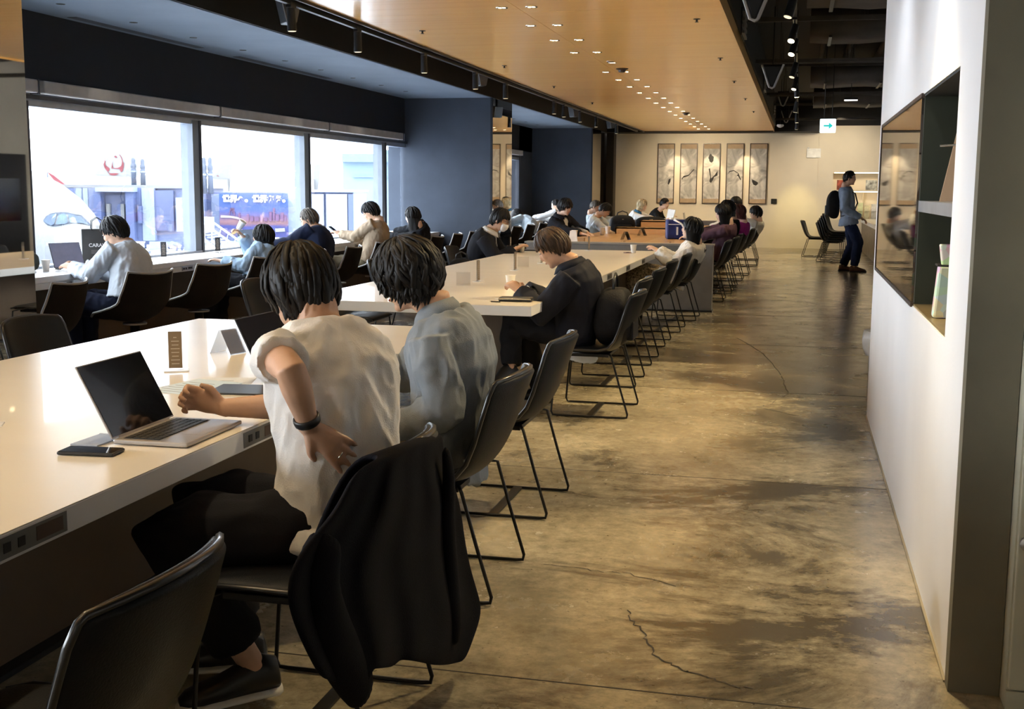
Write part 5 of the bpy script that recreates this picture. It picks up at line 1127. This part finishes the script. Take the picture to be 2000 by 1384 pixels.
    for i, (a, e, w_) in enumerate(arms):
        d1 = (w_-e).normalized(); m.tube([a, a.lerp(e, .35), a.lerp(e, .8), e, e.lerp(w_, .3), e.lerp(w_, .75), w_], [.050*s, .048*s, .041*s, .040*s, .041*s, .031*s, .026*s], 12)
        hd = V(handdirs[i]) if handdirs[i] is not None else d1; pn = V(palms[i]) if palms[i] is not None else V((0, 0, -1)); sd_ = -1 if i == 0 else 1
        hand(m, w_, hd, pn, sd_, curl[i], s*.98, spread)
    for h, k_, a_ in legs: m.tube([h, h.lerp(k_, .5), k_, k_.lerp(a_, .35), a_], [.07*s, .062*s, .048*s, .046*s, .034*s], 10); 
    fdirs = [(V(feet[i]) if feet else f).normalized() for i in (0, 1)]
    for (h, k_, a_), fd in zip(legs, fdirs): m.tube([a_+V((0, 0, .02)), a_-V((0, 0, .02))+fd*.01, a_-V((0, 0, .045))+fd*.06, a_-V((0, 0, .055))+fd*.13], [.034*s, .034*s, .030*s, .022*s], 10)
    me = remesh(rel(m), vox, 3, 'body'); link('body', me, skin, root)
    # --- face details
    for sg in (-1, 1):
        ey = MB().ell(C+hr*(sg*.031*s)+hf*.0865*s+hu*.004*s-org, (.0125*s, .006*s, .0058*s), Rm, 10, 6).build('eye', EYEW, root, smooth=True)
        MB().ell(C+hr*(sg*.031*s)+hf*.091*s+hu*.004*s-org, (.0055*s, .003*s, .0055*s), Rm, 8, 6).build('iris', EYE, ey, smooth=True)
        MB().tube([C+hr*(sg*x*s)+hf*(y_*s)+hu*(z*s)-org for x, y_, z in ((.012, .094, .024), (.030, .092, .030), (.050, .080, .024))], [(.0035*s, .002), (.004*s, .002), (.0015*s, .002)], 6).build('eyebrow', hair if hair is not HBLD else HGRY, root)
    MB().ell(C+hf*.0955*s-hu*.066*s-org, (.019*s, .004*s, .0055*s), Rm, 10, 6).build('mouth', LIP, root, smooth=True)
    hm = hair_mesh(C, Rm, s, style, locks, seed, wave); rel(hm).build('hair', hair, root, smooth=True)
    # --- clothing
    top = top or cloth('grey_knit', (.2, .2, .2)); bottom = bottom or cloth('black_trousers', (.012, .012, .015)); shoe = shoe or pm('black_shoe', (.012, .011, .011), .4)
    def sleeves(m, g, frac):
        for a, e, w_ in arms:
            if frac <= .5:
                q = a.lerp(e, frac*2); m.tube([a-(e-a)*.05, a.lerp(q, .5), q], [.046*s+g, .050*s+g, .054*s+g], 14)
            else:
                q = e.lerp(w_, (frac-.5)*2); m.tube([a, a.lerp(e, .5), a.lerp(e, .88), e+(e-(a+w_)/2).normalized()*.004, e.lerp(w_, .15), e.lerp(q, .65), q], [.060*s+g, .055*s+g, .050*s+g, .049*s+g, .049*s+g, .043*s+g, .037*s+g*1.0], 14)
    fr = dict(short=.30, half=.42, long=.97, roll=.72)[sleeve] if isinstance(sleeve, str) else sleeve
    m = MB(); g = .010*loose; torso(m, g, -.01 if hem == 0 else -.2, .95)
    if hem:
        q, d, r_, fw = frame(0); m.rings([[q-V((0, 0, 1))*hem*k+r_*((.176*s+g+.020*k)*cos(2*pi*j/24))+fw*((.130*s+g+.020*k)*sin(2*pi*j/24)) for j in range(24)] for k in (0, .5, 1)])
    sleeves(m, g if jacket is None else -.004, fr)
    me = remesh(rel(m), max(.007, vox*1.1), 5, 'top'); fk = 1 if jacket is None else .15; folds(me, fold*fk, fsc, seed); folds(me, fold*.4*fk, fsc*2.3, seed+3); t_ = link('shirt' if jacket is None else 'shirt', me, top, root)
    if jacket is not None:
        mj = MB(); torso(mj, g+.018, -.2, .95)
        if hem or True:
            q, d, r_, fw = frame(0); hh = max(hem, .05); mj.rings([[q-V((0, 0, 1))*hh*k+r_*((.176*s+g+.012*k)*cos(2*pi*j/24))+fw*((.128*s+g+.010*k)*sin(2*pi*j/24)) for j in range(24)] for k in (-.2, .5, 1)])
        sleeves(mj, g+.014, .95); mj = remesh(rel(mj), max(.007, vox*1.1), 5, 'jacket'); folds(mj, fold*.8, fsc-2, seed+5)
        # open front: shirt panel shows between the lapels
        bm = bmesh.new(); bm.from_mesh(mj); kill = []
        for v in bm.verts:
            w = v.co+org; t = max(0, min(1, (w-P).dot((Nb-P).normalized())/(Nb-P).length)); c, d, r_, fw = frame(t); e = w-c
            if t < .95 and e.dot(fw) > .06*s and abs(e.dot(r_)) < (.012+.050*max(0, t-.15))*s*1.25 and t > .18: kill.append(v)
        bmesh.ops.delete(bm, geom=kill, context='VERTS'); bm.to_mesh(mj); bm.free()
        jo = link('jacket', mj, jacket, root); sd2 = jo.modifiers.new('t', 'SOLIDIFY'); sd2.thickness = .006; sd2.offset = -1
        for sg in (-1, 1):
            pts = []
            for t, x, y_ in ((.30, .022, .135), (.55, .045, .145), (.76, .060, .122), (.88, .066, .085)):
                c, d, r_, fw = frame(t); pts.append(c+r_*(sg*x*s)+fw*(y_*s)-org)
            MB().tube(pts, [(.010, .004), (.026, .005), (.030, .006), (.020, .006)], 8, flat=r3).build('lapel', jacket, jo, smooth=True)
    if collar is not None:
        cu_ = (Nb-sp(.85)).normalized().lerp(up, .5).normalized(); cf = (f-cu_*f.dot(cu_)).normalized(); cr = cf.cross(cu_); rows = []
        cb = 1.22 if jacket is not None else 1.0
        for r_, z in ((.056, -.012), (.059, .020), (.066, .026), (.082, .004), (.094, -.026)):
            rows.append([Nb+cu_*(z*s-(.030*s*(abs(a)/155.0)**2))+(cr*sin(rad(a))-cf*cos(rad(a)))*(r_*s*cb)+cf*.004-org for a in range(-155, 156, 10)])
        n = len(rows[0]); m = MB(); m.add([p for r in rows for p in r], [(k*n+q, k*n+q+1, (k+1)*n+q+1, (k+1)*n+q) for k in range(4) for q in range(n-1)])
        co = m.build('collar', collar, root, smooth=True); sd3 = co.modifiers.new('t', 'SOLIDIFY'); sd3.thickness = .004
    m = MB(); q, d, r_, fw = frame(0)
    m.rings([[P+up*z+r_*(w*s*thigh**.4*cos(2*pi*j/20))+fw*(d_*s*sin(2*pi*j/20)) for j in range(20)] for z, w, d_ in ((-.09, .15, .115), (-.04, .176, .133), (.03, .166, .122), (.08, .14, .10))])
    for h, k_, a_ in legs:
        kk = k_.lerp(a_, .0); en = k_.lerp(a_, .93-bare)
        m.tube([h, h.lerp(k_, .3), h.lerp(k_, .8), kk, k_.lerp(a_, .25), k_.lerp(a_, .6), en], [.092*s*thigh, .090*s*thigh, .076*s*loose**.5*thigh**.5, .072*s*loose**.5, .068*s*loose**.5, .062*s*loose**.5, .058*s*loose**.5], 14)
    me = remesh(rel(m), max(.008, vox*1.2), 5, 'trousers'); folds(me, fold*.9, fsc-2, seed+9, (1, 1, .8)); link('trousers', me, bottom, root)
    for (h, k_, a_), fd in zip(legs, fdirs):
        a_ = a_-V((0, 0, .0)); b = a_-V((0, 0, .062*s)); u2 = (up-fd*up.dot(fd)).normalized(); l2 = fd.cross(u2)
        def sec(y_, w, h0, h1): return [b+fd*(y_*s)+l2*(w*s*cos(2*pi*j/14))+u2*((h0+(h1-h0)*(.5+.5*sin(2*pi*j/14)))*s) for j in range(14)]
        m = MB().rings([sec(*q) for q in ((-.068, .018, 0, .04), (-.06, .030, -.012, .085), (-.02, .036, -.014, .10), (.03, .038, -.014, .09), (.09, .044, -.014, .062), (.15, .046, -.014, .045), (.185, .036, -.012, .034), (.205, .016, -.006, .018))])
        so = rel(m).build('shoe', shoe, root, smooth=True)
        m = MB().rings([sec(*q) for q in ((-.072, .020, -.022, .006), (-.06, .036, -.024, .006), (.03, .042, -.024, .004), (.10, .049, -.024, .003), (.16, .049, -.024, .003), (.20, .034, -.020, .003), (.213, .014, -.016, .0))])
        rel(m).build('sole', sole or pm('dark_sole', (.02, .018, .016), .6), so, smooth=True)
    root['_c'] = 0; del root['_c']
    return dict(root=root, org=org, C=C, Rm=Rm, hf=hf, hu=hu, hr=hr, Nb=Nb, f=f, rt=rt, frame=frame, arms=arms, s=s, P=P)
# ------------------------------------------------------------------ the cast
WTEE = cloth('white_cotton_tee', (.78, .76, .74), var=.02); BLKT = cloth('black_trousers', (.012, .012, .015)); NVYT = cloth('navy_trousers', (.012, .016, .035))
GBLUE = cloth('grey_blue_cotton', (.25, .275, .30), var=.05, vs=14); KHAKI = cloth('khaki_cotton', (.33, .27, .18)); SUITK = cloth('black_navy_suit', (.012, .013, .020), r=.7); PALE = cloth('pale_blue_white_shirt', (.55, .60, .66), var=.03)
A = person('man in a white T-shirt and black trousers, hand on his lower back, seen from behind', (-1.195, 2.925, .50), (-1.375, 3.12, 1.118), 52, 55, 16, 0, twist=0,
    nb=(-1.285, 3.06, 1.045), slim=(.98, .88), elbows=((-1.225, 2.715, .945), (-1.37, 3.12, .775)), wrists=((-1.21, 2.79, .785), (-1.60, 3.065, .768)), handdirs=((.64, .37, -.62), (-.95, -.18, .35)), palms=((-.79, .62, 0), (.2, -.55, -.2)),
    ankles=((-1.39, 2.81, .105), (-1.52, 3.0, .095)), thigh=1.28, knees=((-1.58, 2.70, .50), (-1.62, 2.96, .505)), feet=((-.75, -.62, -.02), (-.85, -.3, 0)),
    top=WTEE, sleeve=.26, bottom=BLKT, style='mop', locks=330, vox=.005, loose=1.5, curl=(14, 68), seed=11, fold=.017, hem=.05, arch=.04, spread=.9, bare=.13, sole=pm('white_sole', (.75, .72, .66), .6), shw=.165, fsc=9)
w_ = A['arms'][0][2]; d = V((.64, .37, -.62)).normalized(); pn = V((-.79, .62, 0)); pn = (pn-d*pn.dot(d)).normalized(); lat = -d.cross(pn); c = w_+d*.108+lat*.010-V(pn)*.001
MB().tube([c+lat*(.0105*cos(2*pi*k/14))+pn*(.0105*sin(2*pi*k/14))-A['org'] for k in range(14)], .0018, 6, closed=True).build('finger_ring', CHROME, A['root'], smooth=True)
def to_org(p, X): return V(p)-X['org']
# wristband and ring on the left hand
a, e, w_ = A['arms'][0]; d = (w_-e).normalized(); c = e.lerp(w_, .86)
n1 = d.orthogonal().normalized(); n2 = d.cross(n1)
MB().tube([c+n1*(.032*cos(2*pi*k/20))+n2*(.032*sin(2*pi*k/20))-A['org'] for k in range(20)], [(.004, .012)]*20, 8, closed=True, flat=n1).build('wristband', BLKP, A['root'], smooth=True)
B = person('person with shaggy dark hair in a grey-blue shirt and khaki trousers beside the white T-shirt', (-1.225, 4.0, .50), (-1.335, 3.97, 1.10), 88, 92, 20, 0,
    elbows=((-1.15, 3.79, .655), None), wrists=((-1.33, 3.83, .575), (-1.62, 4.02, .775)), palms=(None, (0, -.3, -1)), top=GBLUE, sleeve='long', bottom=KHAKI, style='shag', locks=320, vox=.006, loose=1.7, nb=(-1.235, 3.99, .985), seed=23, fold=.020, hem=.08, wave=.8, collar=GBLUE, arch=.055, shw=.165, fsc=8, ankles=((-1.55, 3.9, .085), (-1.6, 4.12, .085)))
Cc = person('brown haired man in a dark navy suit bowed over his cup', (-1.36, 7.34, .50), PY(1079, 481, 7.30), 90, 92, 36, 0,
    wrists=((-1.69, 7.20, .765), (-1.70, 7.36, .765)), palms=((0, .3, -1), (0, -.6, -.6)), top=PALE, jacket=SUITK, sleeve='long', bottom=cloth('black_suit_trousers', (.011, .011, .014), r=.7), hair=HBRN, style='short', locks=220, vox=.007, seed=31, loose=1.2, collar=SUITK, hem=.13, fold=.012, arch=.05,
    ankles=((-1.74, 7.20, .27), (-1.60, 7.46, .095)), knees=((-1.76, 7.30, .56), (-1.72, 7.44, .52)), feet=((-.75, -.45, -.45), (-1, 0, 0)), curl=(50, 50))
D = person('long haired woman in a white blouse and patterned skirt leaning back at the white table', (-1.30, 12.95, .49), PY(1352, 446, 12.9), 90, 96, -6, 0, wrists=((-1.46, 12.72, .745), (-1.46, 12.9, .745)), top=cloth('white_blouse', (.72, .70, .66), var=.03), bottom=pm('cream_floral_skirt', (.34, .26, .15), .8, var=.6, vs=55), hair=HBLK, style='long', locks=120, vox=.008, loose=1.9, seed=41, fold=.014, skin=SKIN2, hem=.06)
Ee = person('masked man in glasses and a black jacket with a lanyard at the white table', (-3.36, 12.38, .50), PY(977, 428, 12.38), -86, -92, 22, 0, wrists=((-2.95, 12.52, .765), (-2.93, 12.30, .765)), top=cloth('white_shirt', (.70, .70, .70), var=.02), jacket=cloth('black_jacket', (.014, .014, .018)), hair=HBLK, style='short', locks=110, vox=.008, seed=43, loose=1.15, collar=cloth('white_shirt', (.70, .70, .70)), arch=.045)
def local(X, x, y, z): return X['C']+X['Rm'] @ (V((x, y, z))*X['s'])-X['org']
mk = MB().rings([[local(Ee, .052*sin(rad(q))*w, .062+.050*cos(rad(q))*w*g, z) for q in range(-100, 101, 20)]+[local(Ee, .044*sin(rad(q))*w, .055+.040*cos(rad(q))*w*g, z) for q in range(100, -101, -20)] for z, w, g in ((-.022, 1.0, 1.02), (-.045, 1.06, 1.08), (-.075, 1.02, 1.0), (-.108, .75, .75))])
mk.build('face_mask', pm('white_mask', (.82, .82, .82), .7), Ee['root'], smooth=True)
for sg in (-1, 1): MB().tube([local(Ee, sg*.050, .065, -.03), local(Ee, sg*.075, .0, -.01), local(Ee, sg*.082, -.02, -.02)], .0018, 5).build('mask_loop', PAPERW, Ee['root'])
def glasses(X, mt=None):
    mt = mt or BLKP; g_ = MB()
    for sg in (-1, 1):
        MB().tube([local(X, sg*.032+.024*cos(k*pi/6), .099, .004+.016*sin(k*pi/6)) for k in range(12)], .0018, 5, closed=True).build('glasses_rim', mt, X['root'])
        MB().tube([local(X, sg*.056, .097, .008), local(X, sg*.077, .05, .008), local(X, sg*.083, -.01, .004)], .0016, 5).build('glasses_temple', mt, X['root'])
glasses(Ee)
pts = []
for t, x, y_ in ((1.0, .06, -.02), (.93, .062, .06), (.75, .045, .135), (.5, .02, .165), (.30, .0, .17), (.5, -.02, .165), (.75, -.045, .135), (.93, -.062, .06), (1.0, -.06, -.02)):
    c, d, r_, fw = Ee['frame'](t); pts.append(c+r_*x+fw*y_-Ee['org'])
MB().tube(pts, [(.007, .002)]*9, 6, flat=(1, 0, 0)).build('lanyard', PAPERW, Ee['root'])
# --- window counter, facing the glass
def win(label, ych, u, v, xh, hf=90, hp=12, **k):
    C_ = PX(u, v, xh); return person(label, (-5.06, ych, .49), C_, 90, hf, hp, 0, **k)
F_ = win('man in a pale shirt typing on a laptop at the window counter', 8.18, 224, 451, -5.27, 100, 26, wrists=((-5.56, 8.22, .765), (-5.58, 8.42, .765)), top=PALE, bottom=NVYT, style='short', locks=130, vox=.008, loose=1.7, seed=51, fold=.012, collar=PALE, palms=((0, .4, -1), (0, -.3, -1)), curl=(30, 30))
a, e, w_ = F_['arms'][0]; d = (w_-e).normalized(); c = e.lerp(w_, .93); n1 = d.orthogonal().normalized(); n2 = d.cross(n1)
MB().tube([c+n1*(.034*cos(2*pi*k/16))+n2*(.034*sin(2*pi*k/16))-F_['org'] for k in range(16)], [(.003, .008)]*16, 6, closed=True, flat=n1).build('wristwatch', SILV, F_['root'])
G_ = win('woman with a dark bob in a light blue shirt drinking from a paper cup', 10.40, 514, 462, -5.06, 96, 0, wrists=((-5.34, 10.30, .70), (-5.24, 10.56, .93)), top=cloth('light_blue_shirt', (.34, .46, .60), var=.03), bottom=BLKT, style='bob', locks=150, vox=.008, loose=1.8, seed=53, fold=.013, skin=SKIN2, curl=(30, 60), s=.95, handdirs=(None, (-.5, -.3, .6)))
p = G_['arms'][1][2]+V((-.03, -.03, .07)); cu_ = cup('white paper cup lifted to the lips of the woman in light blue', p, 1.0); cu_.rotation_euler = (0, rad(35), 0)
H_ = win('grey haired man in a dark blue suit using a laptop at the window', 11.85, 604, 427, -5.22, 92, 24, wrists=((-5.56, 11.75, .765), (-5.56, 11.95, .765)), top=cloth('white_shirt', (.70, .70, .70)), jacket=cloth('dark_blue_suit', (.012, .018, .045), r=.75), bottom=NVYT, hair=HGRY, style='crop', locks=130, vox=.008, seed=57, loose=1.3, collar=cloth('white_shirt', (.70, .70, .70)), hem=.08)
I_ = win('man in a beige sweater with dark hair holding a phone at the window', 13.45, 724, 413, -5.06, 100, 28, wrists=((-5.42, 13.52, .84), (-5.42, 13.66, .84)), top=cloth('beige_knit_sweater', (.40, .31, .22), var=.04, bump=.4, bs=180), bottom=pm('olive_trousers', (.14, .11, .06), .8), style='short', locks=130, vox=.008, seed=61, loose=1.6, skin=SKIN2, handdirs=((-.8, .2, .35), (-.8, -.2, .35)), curl=(45, 45))
t = thing('smartphone', 'dark phone held by the man in the beige sweater', 'phone', I_['arms'][0][2].lerp(I_['arms'][1][2], .5)+V((-.10, 0, .045)), rad(90)); MB().obox((0, 0, 0), (.036, 0, 0), (0, .06, .045), (0, -.003, .004)).build('body', BLKP, t); MB().obox((0, -.0035, .0042), (.033, 0, 0), (0, .056, .042), (0, -.0003, .0004)).build('screen', SCR, t)
J_ = win('long haired woman in black seated at the window beside the navy column', 15.40, 806, 421, -5.03, 92, 12, wrists=((-5.55, 15.3, .765), (-5.55, 15.55, .765)), top=cloth('black_knit_top', (.012, .013, .016)), bottom=BLKT, style='long', locks=110, vox=.009, seed=63, loose=1.4, skin=SKIN2, s=.96)
# --- bay past the column
K_ = person('person in a pale shirt asleep face down on the far window counter', (-5.05, 22.35, .48), PX(1010, 419, -5.42), 90, 92, 55, 0, wrists=((-5.60, 22.0, .765), (-5.62, 22.5, .765)), top=cloth('pale_blue_tee', (.48, .56, .62)), bottom=BLKT, style='short', locks=50, vox=.011, seed=65, loose=1.9, arch=.09)
L_ = person('bespectacled pale man in white with dark hair at the far window counter', (-5.0, 24.4, .50), PX(1086, 400, -4.98), 80, 95, 15, 0, wrists=((-5.45, 24.3, .80), (-5.45, 24.5, .80)), top=cloth('white_shirt', (.70, .70, .70)), bottom=BLKT, style='crop', locks=40, vox=.012, seed=67, skin=SKIN2)
# --- oak table and far table
M_ = person('young man in a black jacket and white shirt facing the walkway at the oak table', (-3.42, 17.4, .50), PY(1104, 403, 17.25), -108, -120, 16, 0, wrists=((-3.0, 17.2, .765), (-3.05, 16.95, .765)), top=cloth('white_shirt', (.70, .70, .70)), jacket=cloth('black_jacket', (.014, .014, .018)), bottom=BLKT, style='mop', locks=70, vox=.010, seed=71, skin=SKIN2, loose=1.3, collar=cloth('black_jacket', (.014, .014, .018)))
O_ = person('man in a pale striped shirt bent low over the oak table by the rucksack', (-3.42, 20.2, .50), PY(1182, 409, 20.1), -88, -96, 40, 0, wrists=((-2.95, 20.45, .765), (-2.95, 20.1, .765)), top=PALE, bottom=BLKT, style='short', locks=60, vox=.011, seed=73, loose=1.7, skin=SKIN); glasses(O_)
N_ = person('grey haired person in a pale top at the oak table behind the rucksack', (-3.52, 22.2, .50), PY(1163, 403, 22.1), -88, -92, 22, 0, wrists=((-3.1, 22.4, .78), (-3.1, 22.1, .78)), top=cloth('pale_blue_tee', (.48, .56, .62)), bottom=BLKT, hair=HGRY, style='crop', locks=50, vox=.012, seed=75, loose=1.6)
P_ = person('blond person in white with a blue scarf leaning on the far white table', (-3.42, 25.0, .48), PY(1254, 400, 24.9), -80, -96, 10, 0, wrists=((-2.85, 24.9, .77), (-2.8, 24.6, .77)), top=cloth('white_shirt', (.70, .70, .70)), bottom=BLKT, hair=HBLD, style='bob', locks=50, vox=.012, seed=77, loose=1.9, collar=cloth('teal_blue_scarf', (.04, .14, .25)), skin=SKIN2)
Q_ = person('dark haired man in a black polo reading a sheet at the far white table', (-3.25, 26.4, .50), PY(1298, 397, 26.2), -85, -100, 12, 0, wrists=((-2.75, 26.2, .80), (-2.7, 25.9, .80)), top=cloth('black_polo', (.012, .012, .013)), sleeve='half', bottom=BLKT, style='crop', locks=50, vox=.012, seed=79, skin=SKIN2)
t = thing('newspaper', 'white open sheet held up before the man in the black polo', 'paper', (-2.72, 25.7, .735), rad(-70)); MB().prism([(-.28, 0, 0), (0, .10, .02), (0, .16, .24), (-.30, .06, .26)], (0, .002, 0)).build('left_page', PAPERW, t); MB().prism([(0, .10, .02), (.30, .0, 0), (.32, .06, .25), (0, .16, .24)], (0, .002, 0)).build('right_page', PAPERW, t)
R_ = person('woman with long dark hair in a purple cardigan at the oak table', (-1.10, 16.5, .50), PY(1412, 415, 16.4), 88, 100, 16, 0, wrists=((-1.5, 16.35, .765), (-1.5, 16.6, .765)), top=cloth('dusty_purple_cardigan', (.085, .045, .065)), bottom=BLKT, style='long', locks=90, vox=.010, seed=81, loose=1.5, skin=SKIN2)
R2 = person('dark haired person seated just past the woman in purple', (-1.10, 17.5, .50), PY(1421, 407, 17.5), 90, 90, 10, 0, wrists=((-1.5, 17.4, .765), (-1.5, 17.6, .765)), top=cloth('black_knit_top', (.012, .013, .016)), bottom=BLKT, style='bob', locks=60, vox=.011, seed=83, loose=1.4)
S_ = person('woman with reddish hair in a bright magenta top at the oak table', (-1.06, 18.9, .50), PY(1443, 414, 18.8), 88, 100, 10, 0, wrists=((-1.5, 18.8, .765), (-1.5, 19.0, .765)), top=cloth('magenta_top', (.30, .03, .22)), bottom=BLKT, hair=HRED, style='bob', locks=70, vox=.011, seed=85, loose=1.7, skin=SKIN2)
T_ = person('short haired person beyond the woman in magenta', (-1.05, 20.2, .52), PY(1437, 397, 20.3), 90, 80, 5, 0, wrists=((-1.5, 20.1, .765), (-1.5, 20.3, .765)), top=cloth('white_shirt', (.70, .70, .70)), bottom=BLKT, hair=HBLK, style='crop', locks=40, vox=.012, seed=87)
U_ = person('person with a round dark bob in a grey-white top at the far table', (-.96, 22.6, .50), PY(1476, 415, 22.5), 90, 92, 6, 0, wrists=((-1.25, 22.4, .98), (-1.4, 22.7, .765)), top=cloth('grey_white_top', (.52, .51, .48)), bottom=cloth('grey_trousers', (.25, .25, .24)), style='mop', locks=70, vox=.011, seed=89, loose=1.7, skin=SKIN2)
# --- standing man with rucksack
vx, vy = .86, 21.6
V_ = person('standing man in glasses, blue shirt and dark jeans wearing a black rucksack', (vx, vy, .94), PY(1659, 347, 21.6), -90, -90, 4, 0, wrists=((vx+.20, vy+.16, .95), (vx+.20, vy-.16, .95)), elbows=((vx-.10, vy+.24, 1.12), (vx-.10, vy-.24, 1.12)), ankles=((vx-.06, vy+.13, .085), (vx+.12, vy-.13, .085)), top=cloth('blue_grey_shirt', (.22, .27, .36)), bottom=cloth('dark_indigo_jeans', (.012, .018, .045)), shoe=pm('brown_leather_shoe', (.09, .05, .03), .4), style='crop', locks=70, vox=.010, seed=91, loose=1.5, standing=True, s=1.03, feet=((1, .15, 0), (1, -.1, 0)), hem=.12, fold=.012, arch=.0)
glasses(V_)
t = thing('rucksack', 'black rucksack worn by the standing man', 'backpack', (vx-.19, vy, .92)); rs = []
for k in range(9):
    f = k/8.0; e = (1-(2*f-1)**4)**.5 if 0 < f < 1 else .4
    rs.append([(-.06+.115*e*math.copysign(abs(cos(2*pi*j/20))**.6, cos(2*pi*j/20))-.03*sin(f*pi), .165*e*math.copysign(abs(sin(2*pi*j/20))**.6, sin(2*pi*j/20))*(1-.2*f), .50*f) for j in range(20)])
MB().rings(rs).build('body', NYL, t, smooth=True, sub=1); MB().box((-.22, -.11, .05), (-.15, .11, .24)).build('front_pocket', pm('slate_nylon', (.03, .035, .045), .6), t, bevel=.02)
for sg in (-1, 1): MB().tube([(.03, sg*.10, .40), (.14, sg*.12, .50), (.28, sg*.13, .45), (.33, sg*.14, .28), (.26, sg*.16, .10), (.05, sg*.15, .05)], [(.022, .006)]*6, 8, flat=(0, 1, 0)).build('shoulder_strap', NYL, t, smooth=True)
MB().tube([(0, -.03, .44), (0, -.02, .50), (0, .02, .50), (0, .03, .44)], .007, 6).build('grab_loop', NYL, t)

# ------------------------------------------------------------------ dark jacket hung over the second chair
JK = cloth('black_jacket_wool', (.0045, .0045, .007), r=.85, var=.12, spec=.08)
t = thing('hanging_jacket', 'black jacket draped over the back of the white T-shirt man\'s chair', 'jacket', (-.92, 2.80, 0)); og = V((-.92, 2.80, 0))
sil = [(745, 893, 868, 848), (706, 908, 868, 872), (688, 932, 876, 905), (672, 970, 888, 940), (648, 1010, 902, 985), (612, 1052, 908, 1030), (584, 1095, 915, 1075), (570, 1140, 925, 1120), (572, 1185, 938, 1160), (590, 1235, 946, 1195), (614, 1285, 930, 1240), (636, 1322, 912, 1284)]
rows = []
for k, (u0, v0, u1, v1) in enumerate(sil):
    n = 26; fr_ = k/(len(sil)-1.0); row = []
    for j in range(n+1):
        q = j/n; u, v = lerp(u0, u1, q), lerp(v0, v1, q)
        if k >= len(sil)-1: v += 58*max(0, sin(q*pi*.9))*(1 if q < .34 else .0)+(12*sin(q*9) if q > .5 else 0)
        w = sin(q*17+fr_*2.0)*.6+sin(q*31+1.3)*.4; dep = .018+.014*w*min(1, fr_*3)+.03*fr_
        row.append(PX(u, v, -.905+dep+.02*sin(q*pi)))
    rows.append(row)
outer = rows; n = 27; vs = []; fs = []
top_in = [p+V((-.10, 0, -.03)) for p in rows[0]]; in2 = [p+V((-.14, .0, -.22)) for p in rows[1]]
allr = [in2, top_in]+rows
inner = [[p+V((-.016, 0, 0)) for p in r] for r in rows[::-1]]
ring_rows = [in2, top_in, [p+V((-.03, 0, .012)) for p in rows[0]]]+rows
m = MB(); N = len(ring_rows[0])
m.add([p-og for r in ring_rows for p in r], [(i*N+j, i*N+j+1, (i+1)*N+j+1, (i+1)*N+j) for i in range(len(ring_rows)-1) for j in range(N-1)])
o = m.build('cloth_drape', JK, t, smooth=True); sd_ = o.modifiers.new('t', 'SOLIDIFY'); sd_.thickness = .014; sb_ = o.modifiers.new('s', 'SUBSURF'); sb_.levels = 1; sb_.render_levels = 2
# empty sleeve hanging at the window side of the jacket
sl = [PX(u, v, -.87) for u, v in ((640, 1040), (618, 1110), (622, 1180), (650, 1250), (690, 1320), (712, 1352))]
m = MB().tube([p-og for p in sl], [(.05, .035), (.062, .04), (.066, .04), (.066, .036), (.06, .032), (.052, .028)], 16, flat=(0, 1, 0)); m.build('sleeve', JK, t, smooth=True, sub=1)
m = MB().tube([PX(u, v, -.855)-og for u, v in ((868, 870), (880, 930), (872, 1010), (878, 1100), (886, 1190), (890, 1262))], [(.02, .010), (.03, .016), (.036, .018), (.04, .02), (.042, .02), (.034, .016)], 12, flat=(0, 1, 0)); m.build('front_panel', JK, t, smooth=True, sub=1)
